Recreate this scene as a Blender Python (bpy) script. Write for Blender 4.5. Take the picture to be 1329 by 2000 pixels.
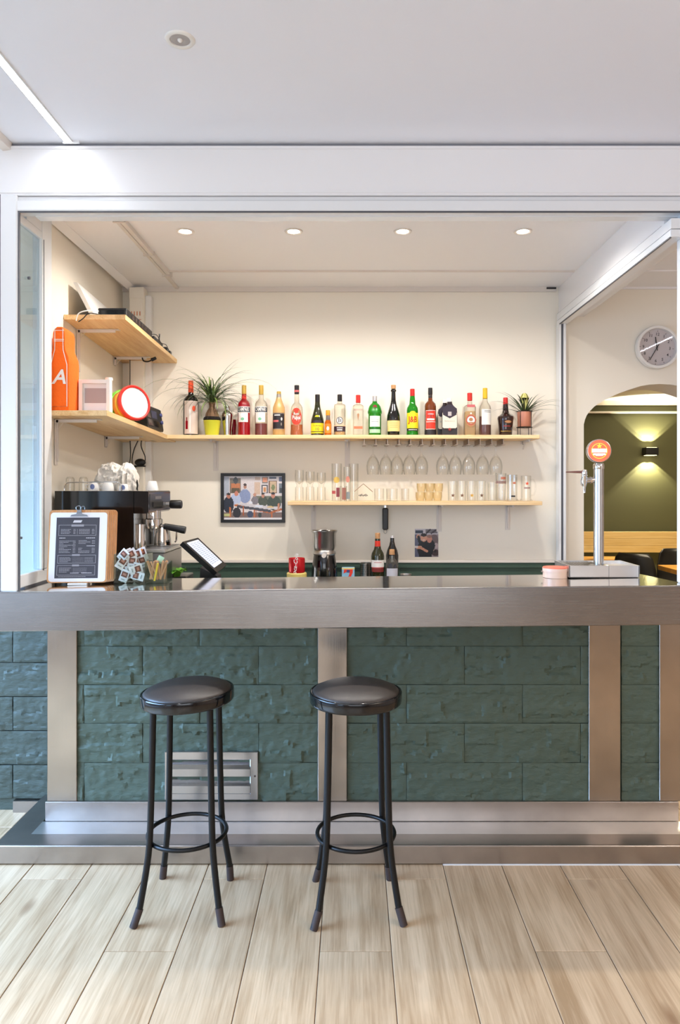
import bpy, math, random
from math import sin, cos, pi, radians, sqrt, atan2
from mathutils import Matrix, Vector

for _o in list(bpy.data.objects):
    bpy.data.objects.remove(_o)
scene = bpy.context.scene
C = scene.collection
random.seed(7)

# ------------------------------------------------------------------ camera
FPX, CX, CY, EYE = 1400.0, 690.0, 948.0, 1.5      # focal length, vanishing point (px in 1329x2000), eye height
cam = bpy.data.cameras.new('camera')
cam.sensor_fit = 'HORIZONTAL'
cam.sensor_width = 36.0
cam.lens = 36.0 * FPX / 1329.0
cam.shift_x = -(CX - 664.5) / 1329.0
cam.shift_y = -(1000.0 - CY) / 1329.0
cam.clip_start = 0.05
cam_o = bpy.data.objects.new('camera', cam)
cam_o.location = (0, 0, EYE)
cam_o.rotation_euler = (pi / 2, 0, 0)
C.objects.link(cam_o)
scene.camera = cam_o

# ------------------------------------------------------------------ world, lights, exposure
w = bpy.data.worlds.new('world')
scene.world = w
w.use_nodes = True
w.node_tree.nodes['Background'].inputs[0].default_value = (0.80, 0.88, 1.0, 1)
w.node_tree.nodes['Background'].inputs[1].default_value = 0.6
scene.view_settings.view_transform = 'Standard'
scene.view_settings.look = 'None'
scene.view_settings.exposure = 0.22
scene.view_settings.gamma = 1.0
scene.view_settings.use_curve_mapping = False
scene.cycles.transparent_max_bounces = 32
scene.cycles.max_bounces = 12


def area(name, loc, rot, sx, sy, power, col, spread=180):
    l = bpy.data.lights.new(name, 'AREA')
    l.shape = 'RECTANGLE'
    l.size, l.size_y = sx, sy
    l.energy = power
    l.color = col
    l.spread = radians(spread)
    o = bpy.data.objects.new(name, l)
    o.location = loc
    o.rotation_euler = rot
    C.objects.link(o)
    return o


# daylight through the glazed front on the left, then three added fill lamps
area('daylight_left', (-2.95, 1.8, 1.25), (0, radians(-52), 0), 1.7, 2.5, 150, (0.35, 0.60, 1.0), 125)
area('fill_entrance', (-1.53, 4.42, 1.3), (radians(-90), 0, 0), 0.26, 2.2, 65, (0.93, 0.96, 1.0))  # added hidden lamp, brightens the closed passage left of the bar
area('fill_behind_camera', (-0.2, -3.3, 1.6), (radians(112), 0, 0), 3.2, 2.0, 62, (0.90, 0.94, 1.0))  # added fill behind the camera, tilted up towards ceiling and beam
area('cool_fill_back_left', (-2.98, -1.7, 1.3), (0, radians(-75), 0), 1.9, 1.8, 19, (0.50, 0.72, 1.0))  # added cool lamp that turns the steel and floor at left bluish
# added warm fill right of the camera, not a real fitting
area('warm_fill_right', (2.6, 0.6, 2.6), (0, 0, 0), 1.2, 1.2, 32, (1.0, 0.84, 0.66))


def X(px, Z): return (px - CX) * Z / FPX
def H(py, Z): return EYE - (py - CY) * Z / FPX


# ------------------------------------------------------------------ materials
def lin(c):
    c = c / 255.0
    return c / 12.92 if c <= 0.04045 else ((c + 0.055) / 1.055) ** 2.4


def rgb(r, g, b): return (lin(r), lin(g), lin(b), 1)


def nodes(m):
    m.use_nodes = True
    nt = m.node_tree
    return nt, nt.nodes, nt.links, nt.nodes['Principled BSDF']


def mat(name, col, rough=0.5, metal=0.0, coat=0.0, bump=0, bscale=60, emit=0, trans=0, spec=None, alpha=None, var=0, vscale=4):
    m = bpy.data.materials.new(name)
    nt, N, L, B = nodes(m)
    B.inputs['Base Color'].default_value = rgb(*col)
    B.inputs['Roughness'].default_value = rough
    B.inputs['Metallic'].default_value = metal
    if coat:
        B.inputs['Coat Weight'].default_value = coat
        B.inputs['Coat Roughness'].default_value = 0.08
    if spec is not None:
        B.inputs['Specular IOR Level'].default_value = spec
    if trans:
        B.inputs['Transmission Weight'].default_value = trans
    if emit:
        B.inputs['Emission Color'].default_value = rgb(*col)
        B.inputs['Emission Strength'].default_value = emit
    if bump or var:
        tc = N.new('ShaderNodeTexCoord')
    if bump:
        nz = N.new('ShaderNodeTexNoise')
        nz.inputs['Scale'].default_value = bscale
        nz.inputs['Detail'].default_value = 4
        bp = N.new('ShaderNodeBump')
        bp.inputs['Strength'].default_value = bump
        bp.inputs['Distance'].default_value = 0.01
        L.new(tc.outputs['Object'], nz.inputs['Vector'])
        L.new(nz.outputs['Fac'], bp.inputs['Height'])
        L.new(bp.outputs['Normal'], B.inputs['Normal'])
    if var:
        n2 = N.new('ShaderNodeTexNoise')
        n2.inputs['Scale'].default_value = vscale
        n2.inputs['Detail'].default_value = 5
        L.new(tc.outputs['Object'], n2.inputs['Vector'])
        mr = N.new('ShaderNodeMapRange')
        mr.inputs['From Min'].default_value = 0.3
        mr.inputs['From Max'].default_value = 0.7
        mr.inputs['To Min'].default_value = 1 - var
        mr.inputs['To Max'].default_value = 1 + var
        L.new(n2.outputs['Fac'], mr.inputs['Value'])
        hs = N.new('ShaderNodeHueSaturation')
        hs.inputs['Color'].default_value = rgb(*col)
        L.new(mr.outputs['Result'], hs.inputs['Value'])
        L.new(hs.outputs['Color'], B.inputs['Base Color'])
    return m


def wood(name, c1, c2, axis=1, scale=1.0, rough=0.5, knots=True, streak=18, c3=None):
    """grain runs along the given object axis; every object gets its own random cut of it"""
    m = bpy.data.materials.new(name)
    nt, N, L, B = nodes(m)
    tc = N.new('ShaderNodeTexCoord')
    oi = N.new('ShaderNodeObjectInfo')
    mul = N.new('ShaderNodeVectorMath'); mul.operation = 'SCALE'
    mul.inputs['Scale'].default_value = 37.0
    cb = N.new('ShaderNodeCombineXYZ')
    for k in range(3):
        L.new(oi.outputs['Random'], cb.inputs[k])
    L.new(cb.outputs[0], mul.inputs[0])
    add = N.new('ShaderNodeVectorMath'); add.operation = 'ADD'
    L.new(tc.outputs['Object'], add.inputs[0])
    L.new(mul.outputs[0], add.inputs[1])
    mp = N.new('ShaderNodeMapping')
    s = [streak * scale] * 3
    s[axis] = 1.1 * scale
    mp.inputs['Scale'].default_value = s
    L.new(add.outputs[0], mp.inputs['Vector'])
    nz = N.new('ShaderNodeTexNoise')
    nz.inputs['Scale'].default_value = 1.0
    nz.inputs['Detail'].default_value = 8
    nz.inputs['Roughness'].default_value = 0.65
    nz.inputs['Distortion'].default_value = 0.6
    L.new(mp.outputs[0], nz.inputs['Vector'])
    mp2 = N.new('ShaderNodeMapping')
    s2 = [160 * scale] * 3
    s2[axis] = 5 * scale
    mp2.inputs['Scale'].default_value = s2
    L.new(add.outputs[0], mp2.inputs['Vector'])
    fine = N.new('ShaderNodeTexNoise')
    fine.inputs['Scale'].default_value = 1.0
    fine.inputs['Detail'].default_value = 3
    L.new(mp2.outputs[0], fine.inputs['Vector'])
    mx = N.new('ShaderNodeMath'); mx.operation = 'MULTIPLY_ADD'
    L.new(fine.outputs['Fac'], mx.inputs[0])
    mx.inputs[1].default_value = 0.45
    L.new(nz.outputs['Fac'], mx.inputs[2])
    cr = N.new('ShaderNodeValToRGB')
    cr.color_ramp.elements[0].position = 0.52
    cr.color_ramp.elements[0].color = rgb(*c2)
    cr.color_ramp.elements[1].position = 0.86
    cr.color_ramp.elements[1].color = rgb(*c1)
    L.new(mx.outputs[0], cr.inputs['Fac'])
    out = cr.outputs['Color']
    if knots:
        mp3 = N.new('ShaderNodeMapping')
        s3 = [5.5 * scale] * 3
        s3[axis] = 2.2 * scale
        mp3.inputs['Scale'].default_value = s3
        L.new(add.outputs[0], mp3.inputs['Vector'])
        vo = N.new('ShaderNodeTexVoronoi')
        vo.inputs['Scale'].default_value = 1.0
        L.new(mp3.outputs[0], vo.inputs['Vector'])
        kr = N.new('ShaderNodeValToRGB')
        kr.color_ramp.elements[0].position = 0.03
        kr.color_ramp.elements[0].color = (1, 1, 1, 1)
        kr.color_ramp.elements[1].position = 0.16
        kr.color_ramp.elements[1].color = (0, 0, 0, 1)
        L.new(vo.outputs['Distance'], kr.inputs['Fac'])
        mk = N.new('ShaderNodeMix'); mk.data_type = 'RGBA'
        mk.inputs['B'].default_value = rgb(*(c3 or [int(c * 0.72) for c in c2]))
        L.new(kr.outputs['Color'], mk.inputs['Factor'])
        L.new(out, mk.inputs['A'])
        out = mk.outputs['Result']
    hs = N.new('ShaderNodeHueSaturation')
    vr = N.new('ShaderNodeMapRange')
    vr.inputs['To Min'].default_value = 0.93
    vr.inputs['To Max'].default_value = 1.07
    L.new(oi.outputs['Random'], vr.inputs['Value'])
    L.new(vr.outputs['Result'], hs.inputs['Value'])
    L.new(out, hs.inputs['Color'])
    L.new(hs.outputs['Color'], B.inputs['Base Color'])
    B.inputs['Roughness'].default_value = rough
    bp = N.new('ShaderNodeBump')
    bp.inputs['Strength'].default_value = 0.12
    bp.inputs['Distance'].default_value = 0.004
    L.new(fine.outputs['Fac'], bp.inputs['Height'])
    L.new(bp.outputs['Normal'], B.inputs['Normal'])
    return m


def steel(name, col=(176, 172, 168), rough=0.25, axis=0, stain=0.06, bs=0.05):
    m = bpy.data.materials.new(name)
    nt, N, L, B = nodes(m)
    B.inputs['Metallic'].default_value = 1.0
    tc = N.new('ShaderNodeTexCoord')
    mp = N.new('ShaderNodeMapping')
    s = [500, 500, 500]
    s[axis] = 3
    mp.inputs['Scale'].default_value = s
    L.new(tc.outputs['Object'], mp.inputs['Vector'])
    nz = N.new('ShaderNodeTexNoise')
    nz.inputs['Scale'].default_value = 1
    nz.inputs['Detail'].default_value = 2
    L.new(mp.outputs[0], nz.inputs['Vector'])
    mr = N.new('ShaderNodeMapRange')
    mr.inputs['To Min'].default_value = max(0.02, rough - 0.06)
    mr.inputs['To Max'].default_value = rough + 0.08
    L.new(nz.outputs['Fac'], mr.inputs['Value'])
    L.new(mr.outputs['Result'], B.inputs['Roughness'])
    bp = N.new('ShaderNodeBump')
    bp.inputs['Strength'].default_value = bs
    bp.inputs['Distance'].default_value = 0.001
    L.new(nz.outputs['Fac'], bp.inputs['Height'])
    L.new(bp.outputs['Normal'], B.inputs['Normal'])
    n2 = N.new('ShaderNodeTexNoise')
    n2.inputs['Scale'].default_value = 6
    n2.inputs['Detail'].default_value = 6
    L.new(tc.outputs['Object'], n2.inputs['Vector'])
    m2 = N.new('ShaderNodeMapRange')
    m2.inputs['From Min'].default_value = 0.3
    m2.inputs['From Max'].default_value = 0.7
    m2.inputs['To Min'].default_value = 1 - stain
    m2.inputs['To Max'].default_value = 1 + stain
    L.new(n2.outputs['Fac'], m2.inputs['Value'])
    hs = N.new('ShaderNodeHueSaturation')
    hs.inputs['Color'].default_value = rgb(*col)
    L.new(m2.outputs['Result'], hs.inputs['Value'])
    L.new(hs.outputs['Color'], B.inputs['Base Color'])
    return m


def thin_glass(name, col=(250, 252, 252), edge=(226, 226, 222), refl=1.0, rough=0.02, body=0.0, bcol=None):
    """thin clear glass: see-through face-on, darker and more reflecting at the rim; body = share of milky diffuse"""
    m = bpy.data.materials.new(name)
    m.use_nodes = True
    nt = m.node_tree
    N, L = nt.nodes, nt.links
    N.remove(N['Principled BSDF'])
    out = N['Material Output']
    lw = N.new('ShaderNodeLayerWeight'); lw.inputs['Blend'].default_value = 0.28
    cr = N.new('ShaderNodeValToRGB')
    cr.color_ramp.elements[0].position = 0.15
    cr.color_ramp.elements[0].color = rgb(*col)
    cr.color_ramp.elements[1].position = 0.95
    cr.color_ramp.elements[1].color = rgb(*edge)
    L.new(lw.outputs['Facing'], cr.inputs['Fac'])
    tr = N.new('ShaderNodeBsdfTransparent')
    L.new(cr.outputs['Color'], tr.inputs['Color'])
    gl = N.new('ShaderNodeBsdfGlossy'); gl.inputs['Roughness'].default_value = rough
    fr = N.new('ShaderNodeMath'); fr.operation = 'POWER'; fr.inputs[1].default_value = 3.5
    lw2 = N.new('ShaderNodeLayerWeight'); lw2.inputs['Blend'].default_value = 0.5
    L.new(lw2.outputs['Facing'], fr.inputs[0])
    ad = N.new('ShaderNodeMath'); ad.operation = 'MULTIPLY_ADD'; ad.inputs[1].default_value = 0.55; ad.inputs[2].default_value = 0.045
    L.new(fr.outputs[0], ad.inputs[0])
    fr = ad
    mm = N.new('ShaderNodeMath'); mm.operation = 'MULTIPLY'
    mm.inputs[1].default_value = refl
    mm.use_clamp = True
    L.new(fr.outputs[0], mm.inputs[0])
    mix = N.new('ShaderNodeMixShader')
    L.new(mm.outputs[0], mix.inputs['Fac'])
    base = tr.outputs[0]
    if body:
        df = N.new('ShaderNodeBsdfDiffuse')
        df.inputs['Color'].default_value = rgb(*(bcol or col))
        m0 = N.new('ShaderNodeMixShader'); m0.inputs['Fac'].default_value = body
        L.new(tr.outputs[0], m0.inputs[1]); L.new(df.outputs[0], m0.inputs[2])
        base = m0.outputs[0]
    L.new(base, mix.inputs[1])
    L.new(gl.outputs[0], mix.inputs[2])
    L.new(mix.outputs[0], out.inputs['Surface'])
    return m


def attr_mat(name, rough=0.4, emit=0):
    m = bpy.data.materials.new(name)
    nt, N, L, B = nodes(m)
    a = N.new('ShaderNodeAttribute'); a.attribute_name = 'Col'
    L.new(a.outputs['Color'], B.inputs['Base Color'])
    B.inputs['Roughness'].default_value = rough
    if emit:
        L.new(a.outputs['Color'], B.inputs['Emission Color'])
        B.inputs['Emission Strength'].default_value = emit
    return m


M = {}


def stone_mat(name, col):
    m = bpy.data.materials.new(name)
    nt, N, L, B = nodes(m)
    B.inputs['Roughness'].default_value = 0.62
    tc = N.new('ShaderNodeTexCoord')
    oi = N.new('ShaderNodeObjectInfo')
    cb = N.new('ShaderNodeCombineXYZ'); L.new(oi.outputs['Random'], cb.inputs[0]); L.new(oi.outputs['Random'], cb.inputs[2])
    sc = N.new('ShaderNodeVectorMath'); sc.operation = 'MULTIPLY_ADD'
    sc.inputs[1].default_value = (9, 9, 9)
    L.new(cb.outputs[0], sc.inputs[0]); L.new(tc.outputs['Object'], sc.inputs[2])
    mp = N.new('ShaderNodeMapping'); mp.inputs['Scale'].default_value = (26, 30, 60)
    L.new(sc.outputs[0], mp.inputs['Vector'])
    nz = N.new('ShaderNodeTexNoise'); nz.inputs['Scale'].default_value = 1.0; nz.inputs['Detail'].default_value = 7; nz.inputs['Distortion'].default_value = 0.4
    L.new(mp.outputs[0], nz.inputs['Vector'])
    bp = N.new('ShaderNodeBump'); bp.inputs['Strength'].default_value = 0.7; bp.inputs['Distance'].default_value = 0.006
    L.new(nz.outputs['Fac'], bp.inputs['Height']); L.new(bp.outputs['Normal'], B.inputs['Normal'])
    n2 = N.new('ShaderNodeTexNoise'); n2.inputs['Scale'].default_value = 5; n2.inputs['Detail'].default_value = 5
    L.new(sc.outputs[0], n2.inputs['Vector'])
    mr = N.new('ShaderNodeMapRange'); mr.inputs['To Min'].default_value = 0.88; mr.inputs['To Max'].default_value = 1.12
    L.new(n2.outputs['Fac'], mr.inputs['Value'])
    hs = N.new('ShaderNodeHueSaturation'); hs.inputs['Color'].default_value = rgb(*col)
    L.new(mr.outputs['Result'], hs.inputs['Value']); L.new(hs.outputs['Color'], B.inputs['Base Color'])
    return m
M['ceiling'] = mat('ceiling_paint', (236, 239, 248), 0.55)
M['beam'] = mat('white_lacquered_panel', (240, 240, 242), 0.22, spec=0.5)
M['alu'] = mat('white_aluminium', (232, 234, 236), 0.25)
M['alu_dark'] = mat('grey_seal', (92, 94, 100), 0.5)
M['cream'] = mat('cream_wall_paint', (243, 236, 222), 0.6, var=0.02, vscale=1.5, bump=0.05, bscale=30)
M['bar_ceiling'] = mat('bar_ceiling_paint', (247, 246, 248), 0.5)
M['white_wall'] = mat('white_wall_paint', (236, 238, 242), 0.6)
M['warm_wall'] = mat('warm_wall_paint', (196, 170, 146), 0.6)
M['green_tile'] = stone_mat('green_painted_stone', (72, 85, 71))
M['green_side'] = stone_mat('green_painted_stone_side', (70, 80, 72))
M['green_wain'] = mat('green_painted_plaster', (58, 82, 70), 0.5, bump=0.15, bscale=12, var=0.08)
M['olive'] = mat('olive_green_paint', (76, 76, 46), 0.7)
M['steel'] = steel('brushed_steel', (160, 156, 153), 0.25, 0)
M['steel_top'] = steel('polished_steel_worktop', (226, 222, 216), 0.07, 0, 0.03, 0.01)
M['steel_v'] = steel('brushed_steel_upright', (172, 163, 154), 0.22, 2, 0.09)
M['steel_floor'] = steel('scuffed_steel', (176, 168, 162), 0.3, 0, 0.12)
M['steel_bright'] = steel('bright_steel_sheet', (232, 231, 230), 0.34, 0, 0.06)
M['chrome'] = mat('chrome', (215, 213, 210), 0.09, 1.0)
M['satin'] = mat('satin_steel', (190, 188, 185), 0.28, 1.0)
M['black_metal'] = mat('black_painted_metal', (8, 8, 9), 0.38, spec=0.35)
M['black_vinyl'] = mat('black_vinyl', (60, 53, 49), 0.42, bump=0.06, bscale=220)
M['black_gloss'] = mat('black_gloss', (9, 10, 13), 0.10, coat=0.3)
M['black_plastic'] = mat('black_plastic', (18, 18, 20), 0.4)
M['rubber'] = mat('worn_dark_rubber', (58, 44, 40), 0.7)
M['white_plastic'] = mat('white_plastic', (238, 236, 232), 0.35)
M['white_metal'] = mat('white_bracket_metal', (226, 218, 210), 0.4)
M['screw'] = mat('screw', (90, 80, 74), 0.4, 0.8)
M['floor'] = wood('wood_look_floor_tile', (206, 178, 144), (164, 134, 100), 1, 1.0, 0.33, True, 16, (140, 108, 78))
M['grout'] = mat('floor_grout', (120, 104, 90), 0.8)
M['pine_x'] = wood('pine_shelf_x', (244, 214, 166), (222, 180, 122), 0, 1.2, 0.45)
M['pine_y'] = wood('pine_shelf_y', (240, 208, 156), (214, 168, 108), 1, 1.2, 0.45)
M['table_wood'] = wood('varnished_table_wood', (222, 164, 80), (196, 134, 54), 0, 0.8, 0.35)
M['bench_wood'] = wood('pine_bench', (228, 198, 138), (204, 168, 100), 0, 0.8, 0.45)
M['clip_wood'] = wood('clipboard_wood', (214, 160, 104), (186, 126, 72), 2, 2.0, 0.4, False)
M['glass'] = thin_glass('clear_glass', (254, 254, 253), (230, 230, 226))
M['glass_green'] = thin_glass('greenish_glass', (248, 251, 249), (176, 200, 186), 1.0)
M['glass_flat'] = thin_glass('flat_clear_glass', (252, 252, 250), (226, 226, 222), 0.25)
M['pane'] = thin_glass('window_pane', (242, 246, 246), (200, 214, 214), 1.0)
M['led'] = mat('led_strip', (244, 248, 255), 0.5, emit=26)
M['bulb'] = mat('lamp_lens', (255, 246, 232), 0.5, emit=34)
M['dead_lens'] = mat('unlit_lamp_lens', (170, 166, 166), 0.25)
M['print'] = attr_mat('printed_picture', 0.35)
M['paper'] = mat('paper', (236, 236, 240), 0.6)
M['ink'] = mat('black_ink', (30, 28, 30), 0.6)
M['white_ink'] = mat('white_ink', (240, 238, 236), 0.5)
M['orange_cloth'] = mat('orange_cloth', (255, 112, 20), 0.85, bump=0.25, bscale=120)
M['towel'] = mat('white_towel', (236, 230, 220), 0.95, bump=0.5, bscale=260)
M['ceramic'] = mat('white_ceramic', (240, 238, 234), 0.15)
M['soil'] = mat('dark_soil', (30, 24, 22), 0.9, bump=0.8, bscale=150)
M['leaf'] = mat('dark_green_leaf', (62, 84, 50), 0.4)
M['leaf_young'] = mat('pale_green_leaf', (120, 150, 66), 0.4)
M['lime'] = mat('lime_green_pot', (214, 216, 62), 0.4)
M['copper'] = mat('copper_pot', (206, 138, 112), 0.4, 0.35)
M['bulb_bark'] = mat('brown_plant_bark', (120, 92, 66), 0.8, bump=0.6, bscale=90, var=0.2, vscale=30)


# ------------------------------------------------------------------ mesh builder
class MB:
    def __init__(s):
        s.v, s.f, s.m, s.sm = [], [], [], []

    def add(s, vs, fs, mi=0, smooth=False, mtx=None):
        b = len(s.v)
        if mtx is not None:
            vs = [tuple(mtx @ Vector(v)) for v in vs]
        s.v += [tuple(v) for v in vs]
        s.f += [tuple(b + i for i in f) for f in fs]
        s.m += [mi] * len(fs)
        s.sm += [smooth] * len(fs)
        return s

    def box(s, x0, x1, y0, y1, z0, z1, mi=0, bev=0, mtx=None):
        if x0 > x1: x0, x1 = x1, x0
        if y0 > y1: y0, y1 = y1, y0
        if z0 > z1: z0, z1 = z1, z0
        if bev <= 0:
            vs = [(x, y, z) for x in (x0, x1) for y in (y0, y1) for z in (z0, z1)]
            fs = [(0, 1, 3, 2), (4, 6, 7, 5), (0, 4, 5, 1), (2, 3, 7, 6), (0, 2, 6, 4), (1, 5, 7, 3)]
            return s.add(vs, fs, mi, False, mtx)
        b = min(bev, (x1 - x0) * .45, (y1 - y0) * .45, (z1 - z0) * .45)
        lo, hi = (x0, y0, z0), (x1, y1, z1)
        vs, idx = [], {}
        for sx in (0, 1):
            for sy in (0, 1):
                for sz in (0, 1):
                    c = [(lo, hi)[k][i] for i, k in enumerate((sx, sy, sz))]
                    sg = [1 if k == 0 else -1 for k in (sx, sy, sz)]
                    for a in range(3):
                        p = [c[i] + (0 if i == a else sg[i] * b) for i in range(3)]
                        idx[(sx, sy, sz, a)] = len(vs)
                        vs.append(tuple(p))
        fs = []
        for a in range(3):
            o = [i for i in range(3) if i != a]
            for k in (0, 1):
                q = []
                for (u, v) in ((0, 0), (1, 0), (1, 1), (0, 1)):
                    t = [0, 0, 0]; t[a] = k; t[o[0]] = u; t[o[1]] = v
                    q.append(idx[(t[0], t[1], t[2], a)])
                fs.append(tuple(q))
            for u in (0, 1):
                for v in (0, 1):
                    t0 = [0, 0, 0]; t0[o[0]] = u; t0[o[1]] = v
                    t1 = list(t0); t1[a] = 1
                    fs.append((idx[(*t0, o[0])], idx[(*t0, o[1])], idx[(*t1, o[1])], idx[(*t1, o[0])]))
        for sx in (0, 1):
            for sy in (0, 1):
                for sz in (0, 1):
                    fs.append(tuple(idx[(sx, sy, sz, a)] for a in range(3)))
        return s.add(vs, fs, mi, False, mtx)

    def lathe(s, prof, n=24, c=(0, 0, 0), mi=0, mtx=None, a0=0, a1=2 * pi, smooth=True, sx=1, sy=1):
        full = abs(a1 - a0 - 2 * pi) < 1e-6
        m = n if full else n + 1
        vs, fs, rings = [], [], []
        for r, z in prof:
            if r < 1e-6:
                rings.append([len(vs)]); vs.append((c[0], c[1], c[2] + z))
            else:
                ring = []
                for i in range(m):
                    a = a0 + (a1 - a0) * i / n
                    ring.append(len(vs))
                    vs.append((c[0] + r * cos(a) * sx, c[1] + r * sin(a) * sy, c[2] + z))
                rings.append(ring)
        for j in range(len(rings) - 1):
            A, B_ = rings[j], rings[j + 1]
            for i in range(n):
                k = (i + 1) % m
                if len(A) == 1 and len(B_) == 1: continue
                if len(A) == 1: fs.append((A[0], B_[k], B_[i]))
                elif len(B_) == 1: fs.append((A[i], A[k], B_[0]))
                else: fs.append((A[i], A[k], B_[k], B_[i]))
        return s.add(vs, fs, mi, smooth, mtx)

    def cyl(s, p0, p1, r, n=12, mi=0, r1=None, cap=True, smooth=True):
        return s.tube([p0, p1], r, n, mi, [r, r if r1 is None else r1], cap, smooth)

    def tube(s, pts, r, n=8, mi=0, radii=None, cap=True, smooth=True, closed=False):
        P = [Vector(p) for p in pts]
        k = len(P)
        vs, fs = [], []
        up = None
        for i in range(k):
            if closed: t = P[(i + 1) % k] - P[(i - 1) % k]
            else: t = P[min(i + 1, k - 1)] - P[max(i - 1, 0)]
            t.normalize()
            if up is None:
                up = Vector((0, 0, 1)) if abs(t.z) < 0.9 else Vector((1, 0, 0))
            a = t.cross(up)
            if a.length < 1e-6: a = t.orthogonal()
            a.normalize()
            b = a.cross(t); b.normalize(); up = b
            rr = radii[i] if radii else r
            for j in range(n):
                g = 2 * pi * j / n
                vs.append(tuple(P[i] + a * (rr * cos(g)) + b * (rr * sin(g))))
        for i in range(k if closed else k - 1):
            i2 = (i + 1) % k
            for j in range(n):
                j2 = (j + 1) % n
                fs.append((i * n + j, i2 * n + j, i2 * n + j2, i * n + j2))
        s.add(vs, fs, mi, smooth)
        if cap and not closed:
            b = len(s.v) - len(vs)
            s.f.append(tuple(b + j for j in range(n))); s.m.append(mi); s.sm.append(False)
            s.f.append(tuple(b + (k - 1) * n + j for j in reversed(range(n)))); s.m.append(mi); s.sm.append(False)
        return s

    def prism(s, poly, y0, y1, mi=0, mtx=None, smooth=False):
        """poly in (x,z), extruded along y"""
        n = len(poly)
        vs = [(x, y0, z) for x, z in poly] + [(x, y1, z) for x, z in poly]
        fs = [tuple(range(n)), tuple(range(2 * n - 1, n - 1, -1))]
        s.add(vs, fs, mi, False, mtx)
        b = len(s.v) - 2 * n
        for i in range(n):
            j = (i + 1) % n
            s.f.append((b + i, b + n + i, b + n + j, b + j)); s.m.append(mi); s.sm.append(smooth)
        return s

    def plate(s, poly, z0, z1, mi=0):
        """poly in (x,y), extruded along z"""
        n = len(poly)
        vs = [(x, y, z0) for x, y in poly] + [(x, y, z1) for x, y in poly]
        fs = [tuple(range(n - 1, -1, -1)), tuple(range(n, 2 * n))]
        fs += [(i, (i + 1) % n, n + (i + 1) % n, n + i) for i in range(n)]
        return s.add(vs, fs, mi)

    def ball(s, c, r, n=12, mi=0, sz=1, sx=1, sy=1):
        k = max(6, n // 2)
        prof = [(r * sin(pi * i / k), -r * sz * cos(pi * i / k)) for i in range(k + 1)]
        prof[0] = (0, -r * sz); prof[-1] = (0, r * sz)
        return s.lathe(prof, n, c, mi, sx=sx, sy=sy)

    def xf(s, mtx):
        s.v = [tuple(mtx @ Vector(v)) for v in s.v]
        return s

    def mesh(s, name, mats, angle=38):
        me = bpy.data.meshes.new(name)
        me.from_pydata(s.v, [], s.f)
        for m_ in (mats if isinstance(mats, (list, tuple)) else [mats]):
            me.materials.append(M[m_] if isinstance(m_, str) else m_)
        me.polygons.foreach_set('material_index', s.m)
        me.polygons.foreach_set('use_smooth', s.sm)
        me.update()
        if any(s.sm):
            try: me.set_sharp_from_angle(angle=radians(angle))
            except Exception: pass
        return me

    def build(s, name, mats, parent=None, loc=(0, 0, 0), rz=0, angle=38):
        o = bpy.data.objects.new(name, s.mesh(name, mats, angle))
        o.location = loc
        o.rotation_euler = (0, 0, rz)
        C.objects.link(o)
        if parent is not None: o.parent = parent
        return o


def thing(name, label, cat, loc=(0, 0, 0), rz=0, group=None):
    o = bpy.data.objects.new(name, None)
    o.empty_display_size = 0.05
    C.objects.link(o)
    o.location = loc
    o.rotation_euler = (0, 0, rz)
    o['label'] = label
    o['category'] = cat
    if group: o['group'] = group
    return o


def tag(o, label, cat, group=None, kind=None):
    o['label'] = label
    o['category'] = cat
    if group: o['group'] = group
    if kind: o['kind'] = kind
    return o


def struct(o, label=None, cat=None):
    o['kind'] = 'structure'
    if label: o['label'] = label
    if cat: o['category'] = cat
    return o


def dup(o, loc=None, rz=None, label=None, parent=None):
    kids = list(o.children)
    r = o.copy(); C.objects.link(r)
    if parent is not None: r.parent = parent
    if loc is not None: r.location = loc
    if rz is not None: r.rotation_euler = (0, 0, rz)
    if label: r['label'] = label
    for k in kids: dup(k, parent=r)
    return r


# ------------------------------------------------------------------ lettering and flat pictures
_tc = {}


def text_geo(s, size=1.0, bold=0.0, align='CENTER', shear=0.0):
    key = (s, bold, align, shear)
    if key not in _tc:
        cu = bpy.data.curves.new('lettering', 'FONT')
        cu.body = s
        cu.size = 1.0
        cu.align_x = align
        cu.align_y = 'CENTER'
        cu.offset = bold
        cu.shear = shear
        cu.resolution_u = 2
        ob = bpy.data.objects.new('lettering', cu)
        C.objects.link(ob)
        dg = bpy.context.evaluated_depsgraph_get()
        dg.update()
        me = ob.evaluated_get(dg).to_mesh()
        _tc[key] = ([tuple(v.co) for v in me.vertices], [tuple(p.vertices) for p in me.polygons])
        ob.evaluated_get(dg).to_mesh_clear()
        bpy.data.objects.remove(ob)
        bpy.data.curves.remove(cu)
    v, f = _tc[key]
    return [(x * size, y * size, 0) for x, y, z in v], f


def text_flat(mb, s, size, cx, cz, y, mi=0, bold=0.0, rot=0, width=None, shear=0.0):
    """lettering on a plane facing -y"""
    v, f = text_geo(s, size, bold, shear=shear)
    if not v: return
    if width:
        wd = max(p[0] for p in v) - min(p[0] for p in v)
        k = width / wd
        v = [(p[0] * k, p[1], 0) for p in v]
    c, q = cos(rot), sin(rot)
    mb.add([(cx + p[0] * c - p[1] * q, y, cz + p[0] * q + p[1] * c) for p in v], f, mi)


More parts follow.
